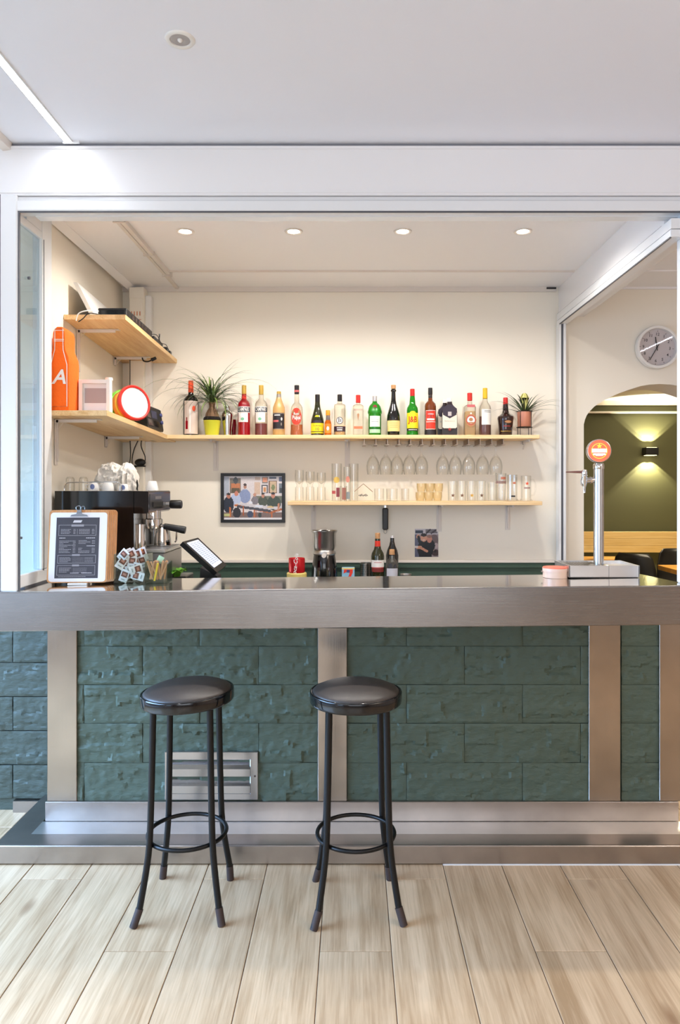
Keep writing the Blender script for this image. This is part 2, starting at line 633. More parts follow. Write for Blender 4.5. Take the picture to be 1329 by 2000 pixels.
def text_round(mb, s, size, r, cz, mi=0, bold=0.0, a=0.0, width=None, shear=0.0, rot=0):
    """lettering wrapped on a cylinder of radius r, centred on the side that faces -y"""
    v, f = text_geo(s, size, bold, shear=shear)
    if not v: return
    if width:
        wd = max(p[0] for p in v) - min(p[0] for p in v)
        v = [(p[0] * width / wd, p[1], 0) for p in v]
    if rot:
        v = [(p[0] * cos(rot) - p[1] * sin(rot), p[0] * sin(rot) + p[1] * cos(rot), 0) for p in v]
    mb.add([(r * sin(p[0] / r + a), -r * cos(p[0] / r + a), cz + p[1]) for p in v], f, mi)


def patch_round(mb, r, z0, z1, half, mi=0, a=0.0, n=10):
    """curved label patch; half = half angle"""
    vs, fs = [], []
    for i in range(n + 1):
        g = a - half + 2 * half * i / n
        vs += [(r * sin(g), -r * cos(g), z0), (r * sin(g), -r * cos(g), z1)]
    for i in range(n):
        fs.append((2 * i, 2 * i + 2, 2 * i + 3, 2 * i + 1))
    mb.add(vs, fs, mi, True)


def oval_round(mb, r, cz, hw, hh, mi=0, a=0.0, n=24):
    vs = [(r * sin(a), -r * cos(a), cz)]
    for i in range(n):
        t = 2 * pi * i / n
        g = a + hw * cos(t) / r
        vs.append((r * sin(g), -r * cos(g), cz + hh * sin(t)))
    mb.add(vs, [(0, 1 + i, 1 + (i + 1) % n) for i in range(n)], mi, True)


def disc(mb, cx, cz, y, rx, rz, mi=0, n=24):
    vs = [(cx, y, cz)] + [(cx + rx * cos(2 * pi * i / n), y, cz + rz * sin(2 * pi * i / n)) for i in range(n)]
    mb.add(vs, [(0, 1 + i, 1 + (i + 1) % n) for i in range(n)], mi)


def rect(mb, x0, x1, z0, z1, y, mi=0):
    mb.add([(x0, y, z0), (x1, y, z0), (x1, y, z1), (x0, y, z1)], [(0, 1, 2, 3)], mi)


def picture(name, W, Hh, nx, ny, ops, parent, loc, bg=(200, 200, 200), material='print', seed=1, noise=6):
    """a flat printed picture: a grid of small coloured cells facing -y; ops paint rects 'r' and ellipses 'e' in 0..1 (origin top left)"""
    rnd = random.Random(seed)
    g = [[bg for _ in range(nx)] for _ in range(ny)]
    for op in ops:
        k, a, b, c, d, col = op[:6]
        for j in range(ny):
            v = (j + .5) / ny
            if k == 'r' and not (b <= v <= d): continue
            for i in range(nx):
                u = (i + .5) / nx
                if k == 'r':
                    if a <= u <= c: g[j][i] = col
                elif k == 'e':
                    if ((u - a) / c) ** 2 + ((v - b) / d) ** 2 <= 1: g[j][i] = col
                elif k == 'q':
                    x0, y0, x1, y1, th = op[1], op[2], op[3], op[4], op[6]
                    dx, dy = x1 - x0, y1 - y0
                    t = max(0, min(1, ((u - x0) * dx + (v - y0) * dy) / (dx * dx + dy * dy)))
                    if sqrt((u - x0 - t * dx) ** 2 + (v - y0 - t * dy) ** 2) < th: g[j][i] = col
    vs, fs = [], []
    for j in range(ny + 1):
        for i in range(nx + 1):
            vs.append((W * i / nx, 0, -Hh * j / ny))
    for j in range(ny):
        for i in range(nx):
            a = j * (nx + 1) + i
            fs.append((a, a + nx + 1, a + nx + 2, a + 1))
    me = bpy.data.meshes.new(name)
    me.from_pydata(vs, [], fs)
    ca = me.color_attributes.new('Col', 'FLOAT_COLOR', 'CORNER')
    data = []
    for j in range(ny):
        for i in range(nx):
            n_ = rnd.uniform(-noise, noise)
            c = g[j][i]
            col = [lin(max(0, min(255, q + n_))) for q in c] + [1.0]
            data += col * 4
    ca.data.foreach_set('color', data)
    me.materials.append(M[material])
    me.update()
    o = bpy.data.objects.new(name, me)
    o.location = loc
    C.objects.link(o)
    if parent is not None: o.parent = parent
    return o

# ================================================================== THE SETTING
ZF = 2.68          # front face of the frame over the counter
ZB = 4.20          # back wall
def wallx(Z): return -1.30 - 0.042 * (Z - 3.0)    # left wall of the bar
CT = lambda x: 1.116 + 0.0098 * x                 # height of the worktop (it rises slightly to the right)

# floor: screed with wood-look tiles laid in courses
fl = struct(MB().box(-3.3, 6.3, -3.6, 8.3, -0.06, -0.004).build('floor', 'grout'))
PW, PL, GAP = 0.2315, 1.26, 0.0028
pm = {}
for k in range(-14, 13):
    x0 = 0.124 + PW * k
    if x0 < -3.2 or x0 > 3.0: continue
    ph = {0: 0.0, 1: -0.42, 2: 0.42}[(k + 2) % 3 if True else 0]
    # courses (left edge): k=-1 joint at 2.308, k=0 at 2.73, k=1 none -> at 1.89
    ph = {2: 2.308, 0: 2.73, 1: 1.885}[k % 3]
    y = ph - PL * 5
    while y < 3.6:
        a, b = max(y, -2.6), min(y + PL, 3.6)
        if b - a > 0.08 and not (x0 > -1.2 and x0 < 1.2 and a > 2.95):
            key = (round(b - a, 3))
            if key not in pm:
                pm[key] = MB().box(GAP / 2, PW - GAP / 2, GAP / 2, b - a - GAP / 2, -0.008, 0, 0, 0.0012).mesh('floor_tile', 'floor')
            o = bpy.data.objects.new('floor_tile', pm[key])
            o.location = (x0, a, 0)
            C.objects.link(o)
            o.parent = fl
        y += PL

# ceilings
cl = struct(MB().box(-3.3, 3.4, -3.6, ZF + 0.12, 2.78, 2.88).box(-3.3, -1.345, ZF + 0.12, 4.6, 2.78, 2.88).build('ceiling', 'ceiling'))
cb = struct(MB().box(-1.42, 3.4, ZF + 0.1, 4.25, 2.66, 2.74).build('ceiling', 'bar_ceiling'))
# joints and cable ducts of the bar ceiling
t = MB()
t.box(-1.0, 1.195, 3.862, 3.874, 2.652, 2.66)
struct(t.build('trim_1', 'white_metal'))
t = MB()
t.box(-1.035, -1.018, 2.79, 4.19, 2.645, 2.66)
t.box(-1.010, -0.990, 2.79, 3.87, 2.640, 2.66)
for yy in (3.1, 3.55, 3.9):
    t.box(-1.04, -0.985, yy, yy + 0.012, 2.638, 2.66)
struct(t.build('trim_2', 'white_metal'))
t = MB()
t.prism([(wallx(3), 2.66), (wallx(3) + .03, 2.66), (wallx(3) + .03, 2.655), (wallx(3), 2.628)], 2.79, 4.2)
struct(t.build('trim_3', 'bar_ceiling'))
t = MB().box(-1.36, 1.19, 4.185, 4.2, 2.632, 2.66)
t.box(1.13, 1.185, 4.178, 4.19, 2.646, 2.655, 1)
struct(t.build('trim_4', ['white_metal', 'black_plastic']))
t = MB().box(1.355, 3.3, 4.185, 4.2, 2.648, 2.66).box(1.36, 3.3, 3.862, 3.874, 2.654, 2.66)
struct(t.build('trim_5', 'bar_ceiling'))
# cornice of the left front ceiling
struct(MB().prism([(-1.31, 2.78), (-1.275, 2.78), (-1.28, 2.755), (-1.31, 2.75)], 2.2, ZF).build('trim_6', 'white_metal'))

# walls of the bar
wb = MB()
wb.box(-1.40, 1.2, ZB, ZB + 0.12, 0, 2.74)
wb = struct(wb.build('wall_back', 'cream'))
wn = MB()
wn.box(-1.40, 1.19, ZB - 0.02, ZB, 0, 1.048)
wn.box(-1.40, 1.19, ZB - 0.034, ZB, 1.022, 1.034)
struct(wn.build('trim_7', 'green_wain'))
struct(MB().box(-1.40, 1.19, ZB - 0.026, ZB, 1.05, 1.064).build('trim_8', 'white_metal'))
wl = MB().plate([(wallx(3.0), 3.0), (wallx(4.2), 4.2), (-1.42, 4.3), (-1.42, 3.0)], 1.09, 2.74)
struct(wl.build('wall_left', 'cream'))

# wall with the arched doorway, in line with the back wall
ax, zs = 1.80, 1.857
arch = [(-.447, 1.857), (-.44, 1.885), (-.43, 1.91), (-.414, 1.932), (-.385, 1.962), (-.345, 1.988), (-.288, 2.019), (-.24, 2.040),
        (-.186, 2.059), (-.114, 2.082), (-.06, 2.091), (0, 2.094)]
arch = [(ax + x, z) for x, z in arch] + [(ax - x, z) for x, z in reversed(arch[:-1])]
aw = MB()
Zt = 4.47
def arch_wall(mb, y0, y1, xl, xr, top):
    pts = [(arch[0][0], 0)] + arch + [(arch[-1][0], 0)]
    for (xa, za), (xb, zb) in zip(pts[:-1], pts[1:]):        # soffit and jambs
        mb.add([(xa, y0, za), (xb, y0, zb), (xb, y1, zb), (xa, y1, za)], [(0, 1, 2, 3)], 0, True)
    for y in (y0, y1):
        mb.add([(xl, y, 0), (pts[0][0], y, 0), (pts[0][0], y, top), (xl, y, top)], [(0, 1, 2, 3)])
        mb.add([(pts[-1][0], y, 0), (xr, y, 0), (xr, y, top), (pts[-1][0], y, top)], [(0, 1, 2, 3)])
        for (xa, za), (xb, zb) in zip(arch[:-1], arch[1:]):
            mb.add([(xa, y, za), (xb, y, zb), (xb, y, top), (xa, y, top)], [(0, 1, 2, 3)])
    mb.add([(xl, y0, top), (xr, y0, top), (xr, y1, top), (xl, y1, top)], [(0, 1, 2, 3)])
arch_wall(aw, 4.2, Zt, 1.2, 3.4, 2.74)
struct(aw.build('wall_arch', 'cream', angle=30))

# outer walls of the front room
struct(MB().box(-1.80, -1.68, 3.42, 4.7, 0, 2.78).build('wall_entrance', 'white_wall'))
struct(MB().box(-1.68, -1.38, 4.5, 4.6, 0, 2.78).build('wall_entrance', 'white_wall'))
lw = MB()
lw.box(-3.3, -3.05, 3.1, 3.42, 0, 2.78).box(-3.3, -1.68, 3.42, 3.5, 0, 2.78)
lw.box(-3.2, -3.05, -3.6, -2.7, 0, 2.78).box(-3.2, -3.05, -2.7, -0.7, 2.4, 2.78).box(-3.2, -3.05, -2.7, -0.7, 0, 0.25).box(-3.2, -3.05, -0.7, -0.1, 0, 2.78).box(-3.2, -3.05, -0.1, 3.1, 2.5, 2.78).box(-3.2, -3.05, -0.1, 3.1, 0, 0.18)
struct(lw.build('wall_street_left', 'white_wall'))
struct(MB().box(3.3, 3.4, -3.6, 4.2, 0, 2.78).build('wall_right', 'warm_wall'))
bw = MB().box(-3.2, -1.7, -3.6, -3.5, 0, 2.78).box(2.3, 3.4, -3.6, -3.5, 0, 2.78).box(-1.7, 2.3, -3.6, -3.5, 2.75, 2.78)
bw.box(-1.7, 2.3, -3.6, -3.5, 0, 0.4)
struct(bw.build('wall_street', 'warm_wall'))

# side wall left of the counter: painted split-stone tiles on a small steel base
from mathutils import noise as _n
def stone_tile(w_, h_, seed, nx=None, depth=0.010):
    """one relief tile lying in the xz plane, facing -y, back at y=0"""
    r = random.Random(seed)
    nx = nx or max(6, int(w_ / 0.0095)); nz = 16
    cuts = [0, r.uniform(.2, .3), r.uniform(.42, .55), r.uniform(.68, .8), 1.01]
    rows = []
    for i in range(4):
        xs = [0]
        while xs[-1] < w_: xs.append(xs[-1] + r.uniform(.09, .24))
        rows.append((xs, [r.uniform(0, depth) for _ in xs]))
    vs, fs = [], []
    for j in range(nz + 1):
        v = j / nz
        for i in range(nx + 1):
            u = i / nx
            vw = min(1, max(0, v + .10 * _n.noise(Vector((u * w_ * 22, v * 3, seed)))))
            row = next(k for k in range(4) if vw <= cuts[k + 1])
            xs, hs = rows[row]
            q = next((k for k in range(len(xs) - 1) if u * w_ + .012 * _n.noise(Vector((u * 9, v * 14, seed + 5))) <= xs[k + 1]), len(xs) - 2)
            d = 0.006 + hs[q] + 0.0055 * abs(_n.noise(Vector((u * w_ * 15 + seed, v * 7, seed)))) + .003 * _n.noise(Vector((u * w_ * 40 + seed, v * 16, seed))) + r.uniform(-.0012, .0012)
            if i in (0, nx) or j in (0, nz): d = 0.0035 + d * .55
            jx = r.uniform(-.25, .25) / nx if 0 < i < nx else 0
            jz = r.uniform(-.25, .25) / nz if 0 < j < nz else 0
            vs.append(((u + jx) * w_, -d, (v + jz) * h_))
    for j in range(nz):
        for i in range(nx):
            a = j * (nx + 1) + i
            fs.append((a, a + 1, a + nx + 2, a + nx + 1))
    mb = MB().add(vs, fs, 0, True)
    e = 0.0004
    mb.add([(0, -0.006, 0), (w_, -0.006, 0), (w_, -0.006, h_), (0, -0.006, h_), (-e, 0, -e), (w_ + e, 0, -e), (w_ + e, 0, h_ + e), (-e, 0, h_ + e)],
           [(0, 1, 5, 4), (1, 2, 6, 5), (2, 3, 7, 6), (3, 0, 4, 7)])
    return mb

sw = struct(MB().box(-2.2, -1.325, 3.315, 3.4, 0.0, 1.10).build('wall_side', 'green_side'))
zz = 0.055
sd = 100
for r_ in range(6):
    h_ = 0.157
    z1 = min(zz + h_, 0.99)
    xs = [-2.2, -1.815, -1.325] if r_ % 2 else [-2.2, -2.06, -1.57, -1.325]
    for a, b in zip(xs[:-1], xs[1:]):
        tl = stone_tile(b - a - 0.004, z1 - zz - 0.004, sd)
        tl.build('stone_tile', 'green_side', sw, (a + 0.002, 3.315, zz + 0.002), angle=24); sd += 1
    zz = z1
struct(MB().box(-1.56, -1.30, 3.285, 3.32, 0, 0.052).build('baseboard_side', 'steel_floor'))

# ---------------------------------------------------------------- front frame (beam, rail, posts) of the bar opening
bm_ = MB()
bm_.box(-1.345, 1.36, ZF, ZF + 0.09, 2.585, 2.765)            # white beam
bm_.box(-1.345, 1.36, ZF - 0.004, ZF, 2.757, 2.768)           # bead under the ceiling
bm_.box(-1.345, 1.36, ZF - 0.003, ZF, 2.593, 2.597)
bm_.box(-1.345, 1.36, ZF + 0.03, ZF + 0.09, 2.765, 2.779, 1)  # dark shadow gap
beam = struct(bm_.build('trim_9', ['beam', 'alu_dark']))
win = MB()
win.box(-1.267, 1.36, ZF + 0.010, ZF + 0.09, 2.570, 2.583)
win.box(-1.267, 1.36, ZF + 0.018, ZF + 0.09, 2.566, 2.572, 1)
win.box(-1.267, 1.36, ZF - 0.002, ZF + 0.06, 2.527, 2.566, 0, 0.003)
win.box(-1.262, 1.36, ZF + 0.001, ZF + 0.007, 2.521, 2.529, 1)
win.box(-1.21, 1.36, ZF + 0.05, ZF + 0.095, 2.523, 2.57)
w1 = struct(win.build('window_1', ['alu', 'alu_dark']))
po = MB()
po.box(-1.345, -1.255, ZF - 0.006, ZF + 0.022, CT(-1.3), 2.585, 0, 0.004)
po.box(-1.256, -1.250, ZF + 0.002, ZF + 0.012, CT(-1.26), 2.53, 1)
po.box(-1.318, -1.316, ZF - 0.0075, ZF - 0.005, CT(-1.3), 2.585, 1)
po.build('frame_post', ['alu', 'alu_dark'], w1)
po = MB().box(1.242, 1.31, ZF - 0.006, ZF + 0.07, CT(1.25), 2.585, 0, 0.004)
po.build('frame_post', ['alu', 'alu_dark'], w1)

# glazed return on the left, standing on the worktop
Z2 = 2.905
w2 = MB()
w2.box(-1.285, -1.262, ZF + 0.025, 3.0, CT(-1.27) + 0.006, CT(-1.27) + 0.055, 0, 0.003)
w2.box(-1.285, -1.262, ZF + 0.025, 3.0, 2.50, 2.53, 0, 0.003)
w2.box(-1.290, -1.264, ZF + 0.095, 3.0, 2.53, 2.66)
w2 = struct(w2.build('window_2', ['alu']))
MB().box(-1.284, -1.262, ZF + 0.075, 3.0, CT(-1.27), CT(-1.27) + 0.007).build('seal', 'alu_dark', w2)
MB().box(-1.300, -1.2605, Z2, 2.999, CT(-1.27) + 0.056, 2.659, 0, 0.003).box(-1.2615, -1.2590, Z2 + 0.012, Z2 + 0.016, CT(-1.27) + 0.05, 2.50, 1).build('frame_post', ['alu', 'alu_dark'], w2)
MB().box(-1.276, -1.272, ZF + 0.025, Z2, CT(-1.27) + 0.05, 2.51).build('pane', 'pane', w2)
MB().cyl((-1.271, 2.80, 2.31), (-1.262, 2.80, 2.31), 0.006, 10).cyl((-1.271, 2.73, 1.30), (-1.262, 2.73, 1.30), 0.005, 10).build('catch', 'alu_dark', w2)

# partition on the right: header box, aluminium track, slim post against the back wall
hd = MB()
hd.box(1.205, 1.355, ZF + 0.095, 4.2, 2.49, 2.66)
struct(hd.build('trim_10', 'beam'))
tr = MB()
tr.box(1.192, 1.235, ZF + 0.004, 4.19, 2.462, 2.500, 0)
tr.box(1.190, 1.240, ZF + 0.004, 4.19, 2.432, 2.460, 0, 0.002)
tr.box(1.196, 1.23, ZF + 0.095, 4.19, 2.456, 2.466, 1)
tr.box(1.194, 1.23, ZF + 0.095, 4.19, 2.499, 2.503, 1)
tr.box(1.189, 1.195, ZF + 0.01, 4.19, 2.428, 2.433, 1)
w3 = struct(tr.build('window_3', ['alu', 'alu_dark']))
pp = MB()
pp.box(1.188, 1.200, 4.13, 4.19, 1.06, 2.432)
pp.box(1.200, 1.214, 4.14, 4.19, 1.06, 2.432, 1)
pp.box(1.214, 1.228, 4.13, 4.19, 1.06, 2.432)
pp.build('frame_post', ['alu', 'alu_dark'], w3)

# ---------------------------------------------------------------- green dining room beyond the arch
struct(MB().box(0.4, 6.2, 8.0, 8.1, 0, 2.30).build('wall_dining', 'olive'))
struct(MB().box(0.4, 6.2, 7.97, 8.1, 2.30, 2.39).build('trim_11', 'olive'))
struct(MB().box(0.4, 6.2, 7.955, 8.0, 2.300, 2.322, 0, 0.004).build('trim_12', 'white_metal'))
struct(MB().box(0.4, 6.2, 7.96, 8.1, 2.39, 2.445).build('trim_13', 'cream'))
struct(MB().box(0.4, 6.2, Zt, 8.1, 2.445, 2.55).build('ceiling', 'bar_ceiling'))
struct(MB().box(0.3, 0.4, Zt, 8.1, 0, 2.55).box(6.2, 6.3, Zt, 8.1, 0, 2.55).box(3.4, 6.3, Zt - .1, Zt, 0, 2.55).build('wall_dining', 'cream'))

# ================================================================== THE COUNTER
ZK = 3.04     # kick plate and pillar faces
bc = thing('bar_counter', 'long steel-topped bar counter clad in dark green stone-relief tiles with steel pillars', 'bar counter', (0, ZK, 0))
def B(mb): return mb.xf(Matrix.Translation((0, -ZK, 0)))
R = Matrix.Rotation(-0.0098, 4, 'Y')
def tilt(mb): return mb.xf(Matrix.Translation((0, 0, 1.116)) @ R)
wt = MB()
wt.plate([(-1.45, 2.672), (1.262, 2.672), (1.205, 3.02), (-1.45, 3.02)], -0.03, 0)
B(tilt(wt)).build('worktop', 'steel_top', bc)
fa = MB()
fa.box(-1.45, 1.262, 2.66, 2.673, -0.146, -0.001, 0, 0.003)
fa.box(-1.45, 1.262, 2.673, 2.74, -0.146, -0.134)
B(tilt(fa)).build('fascia', 'steel', bc)
core = MB().box(-1.295, 1.25, ZK + 0.022, 3.09, 0.05, 1.07).box(1.25, 1.38, ZK + 0.022, 3.09, 0.05, 1.0)
B(core).build('body', 'green_tile', bc)
for (a, b) in ((92, 150), (621, 678), (1151, 1213), (1289, 1345)):
    xa, xb = X(a, ZK), X(b, ZK)
    p_ = MB().box(xa, xb, ZK, ZK + 0.03, 0.16, 1.06, 0, 0.002)
    B(p_).build('pillar', 'steel_v', bc)
# tiles: courses 0.164 high, 0.49 long, every second course shifted by half
rows = [(0.118, 0.323 - 0.002), (0.323, 0.488), (0.488, 0.652), (0.652, 0.815), (0.815, 0.98)]
Zt_ = ZK + 0.022
def zrow(py): return 1.5 - (py - 948) * (Zt_) / 1400
zr = [zrow(1600), zrow(1565), zrow(1488), zrow(1411), zrow(1336), zrow(1261), zrow(1190)]
zr[0] = zr[1] - 0.001
sections = [(151, 621, [[280, 506], [166, 391, 617]]), (679, 1151, [[907, 1133], [794, 1020]]), (1213, 1289, [[], []])]
for (pa, pb, js) in sections:
    for r_ in range(1, 6):
        z0, z1 = zr[r_], zr[r_ + 1]
        jj = js[0] if r_ in (2, 4) else js[1]          # rows 1336-1261 and 1488-1411 are 'A'
        if r_ in (1, 3, 5): jj = js[1]
        xs = [pa] + [j for j in jj if pa + 8 < j < pb - 8] + [pb]
        for a, b in zip(xs[:-1], xs[1:]):
            xa, xb = X(a, Zt_), X(b, Zt_)
            tl = stone_tile(xb - xa - 0.0016, z1 - z0 - 0.0016, sd, depth=0.012 if pa < 600 else 0.009); sd += 1
            tl.build('stone_tile', 'green_tile', bc, (xa + 0.0008, Zt_ - ZK, z0 + 0.0008), angle=24)
# vent grille
vg = MB()
gx0, gx1, gz0, gz1 = X(322, ZK), X(504, ZK), H(1562, ZK), H(1468, ZK)
yf = ZK - 0.004
vg.box(gx0, gx0 + 0.022, yf, ZK + 0.012, gz0, gz1, 0, 0.002).box(gx1 - 0.033, gx1, yf, ZK + 0.012, gz0, gz1, 0, 0.002)
vg.box(gx0 + 0.02, gx1 - 0.03, yf, ZK + 0.012, gz1 - 0.034, gz1, 0, 0.002)
vg.box(gx0 + 0.02, gx1 - 0.03, yf, ZK + 0.012, gz0, gz0 + 0.028, 0, 0.002)
vg.box(gx0 + 0.02, gx1 - 0.03, ZK + 0.018, ZK + 0.0215, gz0 + 0.02, gz1 - 0.02, 1)
M['grille'] = mat('grille_steel', (196, 198, 204), 0.2, 1.0, bump=0.03, bscale=9)
grille = B(vg).build('vent_grille', ['grille', 'black_plastic'], bc)
pit = (gz1 - 0.034 - gz0 - 0.028) / 2.0
for i in range(2):
    zt = gz1 - 0.036 - i * pit - 0.008
    lv = MB().prism([(0, 0)], 0, 0) if False else MB()
    xa, xb = gx0 + 0.02, gx1 - 0.031
    pr = [(ZK + 0.016, zt), (ZK - 0.012, zt - 0.026), (ZK - 0.012, zt - pit + 0.014), (ZK + 0.004, zt - pit + 0.008), (ZK - 0.009, zt - pit + 0.016), (ZK - 0.009, zt - 0.028), (ZK + 0.016, zt - 0.004)]
    vs = [(xa, y, z) for y, z in pr] + [(xb, y, z) for y, z in pr]
    n = len(pr)
    lv.add(vs, [(i_, (i_ + 1) % n, n + (i_ + 1) % n, n + i_) for i_ in range(n)] + [tuple(range(n)), tuple(range(2 * n - 1, n - 1, -1))])
    B(lv).build('louver', 'grille', grille)
sc_ = MB().cyl((gx1 - 0.012, yf - 0.002, (gz0 + gz1) / 2), (gx1 - 0.012, yf + 0.002, (gz0 + gz1) / 2), 0.004, 8)
B(sc_).build('screw', 'screw', grille)
# kick plate and foot step
kp = MB().box(-1.305, 1.38, ZK - 0.006, ZK + 0.02, 0.0775, 0.160, 0, 0.002)
B(kp).build('kick_plate', 'steel_floor', bc)
fs_ = MB()
fs_.box(-1.42, 1.45, 2.83, 2.842, 0.004, 0.0765, 0, 0.003)             # riser
fs_.box(-1.42, 1.45, 2.842, 2.925, 0.05, 0.0765)                       # front border of the step
fs_.box(-1.42, -1.315, 2.925, 3.30, 0.05, 0.0765)
fs_.box(-1.42, -1.408, 2.842, 3.30, 0.004, 0.05)
B(fs_).build('foot_step', 'steel_floor', bc)
tp = MB().add([(-1.315, 2.925, 0.0768), (1.45, 2.925, 0.0768), (1.45, 3.035, 0.0768), (-1.315, 3.035, 0.0768)], [(0, 1, 2, 3)])
B(tp).build('tread_plate', 'steel_bright', bc)  # steel made lighter than the border to stand in for a bright reflection
B(MB().box(0.355, 1.45, 2.829, 2.84, 0, 0.004)).build('silicone_joint', 'alu', bc)

# back workbench behind the counter (under the wall shelf)
bk = thing('back_workbench', 'low steel workbench against the green dado behind the counter', 'workbench', (0, 3.9, 0))
MB().box(-0.60, 1.15, -0.32, 0.265, 0.90, 0.93, 0, 0.003).build('worktop', 'steel', bk)
MB().box(-0.58, 1.13, -0.28, 0.26, 0.0, 0.90).build('cabinet', 'black_plastic', bk)
b2 = thing('machine_bench', 'low steel bench carrying the coffee machine behind the counter', 'workbench', (-0.95, 3.5, 0))
MB().box(-0.345, 0.33, -0.335, 0.66, 0.90, 0.93, 0, 0.003).build('worktop', 'steel', b2)
MB().box(-0.34, 0.32, -0.30, 0.66, 0.0, 0.90).build('cabinet', 'black_plastic', b2)

# ================================================================== BAR STOOLS
def make_stool(cx, cy, feet, rz, label, seat_tilt=(0, 0)):
    s = thing('bar_stool', label, 'stool', (cx, cy, 0), 0, 'bar stools in front of the counter')
    Rt = Matrix.Translation((0, 0, 0.745)) @ Matrix.Rotation(seat_tilt[0], 4, 'Y') @ Matrix.Rotation(seat_tilt[1], 4, 'X') @ Matrix.Translation((0, 0, -0.745))
    pad = MB().lathe([(0.156, 0.756), (0.1565, 0.763), (0.151, 0.7685), (0.14, 0.774), (0.12, 0.782), (0.09, 0.789), (0.05, 0.7935), (0, 0.795)], 48)
    pad.xf(Rt).build('seat_cushion', 'black_vinyl', s, angle=60)
    rim = MB().lathe([(0.10, 0.723), (0.162, 0.723), (0.1648, 0.726), (0.166, 0.732), (0.1662, 0.759), (0.1650, 0.763), (0.161, 0.7640), (0.1575, 0.762), (0.155, 0.755)], 48)
    rr = random.Random(int(cx * 100))
    rim.xf(Rt).build('seat_rim', 'black_gloss', s, angle=60)
    for (fx, fy) in feet:
        a = atan2(fy, fx)
        ca, sa = cos(a), sin(a)
        rf = sqrt(fx * fx + fy * fy)
        path = [(0.138, 0.735), (0.141, 0.60), (0.145, 0.45), (0.149, 0.33), (0.152, 0.27), (0.157, 0.225), (0.165, 0.175), (0.176, 0.12), (0.189, 0.06), (rf, 0.006)]
        lg = MB().tube([(r * ca, r * sa, z) for r, z in path], 0.0115, 12)
        l = lg.build('leg', 'black_metal', s, angle=50)
        k1 = (0.190 * ca, 0.190 * sa, 0.055)
        MB().cyl((rf * ca * 1.002, rf * sa * 1.002, 0.0), k1, 0.0135, 12).build('foot_cap', 'rubber', l)
    ring = MB()
    ring.tube([(0.1385 * cos(2 * pi * i / 48), 0.1385 * sin(2 * pi * i / 48), 0.253) for i in range(48)], 0.0075, 8, closed=True)
    ring.build('foot_ring', 'black_metal', s, angle=80)
    return s

make_stool(-0.597, 2.584, [(-.149, -.154), (.149, -.142), (-.13, .154), (.13, .143)], 0,
           'black round bar stool with slightly tilted seat, left one, before the vent grille', (-0.045, 0))
make_stool(0.010, 2.577, [(-.143, -.160), (.163, -.135), (-.152, .143), (.13, .150)], 0,
           'black round bar stool with domed seat, right one, before the middle pillar')

# ================================================================== CEILING LIGHTS
def spot(name, loc, power, size, blend, col, parent=None, rot=(0, 0, 0), rad=0.03):
    l = bpy.data.lights.new(name, 'SPOT')
    l.energy = power; l.spot_size = radians(size); l.spot_blend = blend; l.color = col; l.shadow_soft_size = rad
    o = bpy.data.objects.new(name, l)
    o.location = loc; o.rotation_euler = rot
    C.objects.link(o)
    if parent is not None: o.parent = parent
    return o

pos = ['leftmost, above the left shelves', 'second from the left', 'third from the left', 'rightmost, near the right beam']
for i, px in enumerate((362, 574, 787, 1022)):
    Z = 3.27
    d = thing('downlight', 'lit round recessed downlight in the bar ceiling, ' + pos[i], 'ceiling light', (X(px, Z), Z, 2.66), 0, 'lit downlights over the bar')
    MB().lathe([(0.026, 0.0), (0.029, -0.004), (0.040, -0.005), (0.042, 0.0)], 32).build('ring', 'white_metal', d, angle=60)
    MB().lathe([(0.0, -0.0035), (0.020, -0.003), (0.027, -0.001)], 24).build('lens', 'bulb', d, angle=60)
    spot('beam_of_light', (0, 0, -0.012), 27, 168, 0.6, (1.0, 0.945, 0.875), d, rad=0.03)
d = thing('downlight', 'unlit round recessed spotlight in the white front ceiling', 'ceiling light', (X(352, 2.057), 2.057, 2.78))
MB().lathe([(0.028, 0.001), (0.030, -0.004), (0.040, -0.005), (0.043, -0.001), (0.043, 0)], 32).build('ring', 'white_plastic', d, angle=60)
MB().lathe([(0.0, -0.001), (0.014, -0.002), (0.020, -0.0035), (0.028, -0.002)], 24).build('lens', 'dead_lens', d, angle=60)
MB().ball((0, 0, -0.001), 0.008, 10).build('bulb', 'white_plastic', d)

def led(label, x, y0, y1):
    l = thing('led_strip', label, 'strip light', (x, y0, 2.78))
    MB().box(-0.013, 0.013, 0, y1 - y0, -0.004, 0).build('diffuser', 'led', l)
    MB().box(-0.017, -0.013, 0, y1 - y0, -0.006, 0).box(0.013, 0.017, 0, y1 - y0, -0.006, 0).build('profile', 'alu', l)
    MB().box(-0.020, 0.040, y1 - y0, y1 - y0 + 0.006, -0.010, 0).build('end_cap', 'alu', l)
led('white linear LED strip glowing in the front ceiling at the left', -1.058, -1.6, ZF - 0.02)
led('white linear LED strip glowing in the front ceiling at the far right', 2.74, -1.6, 2.3)

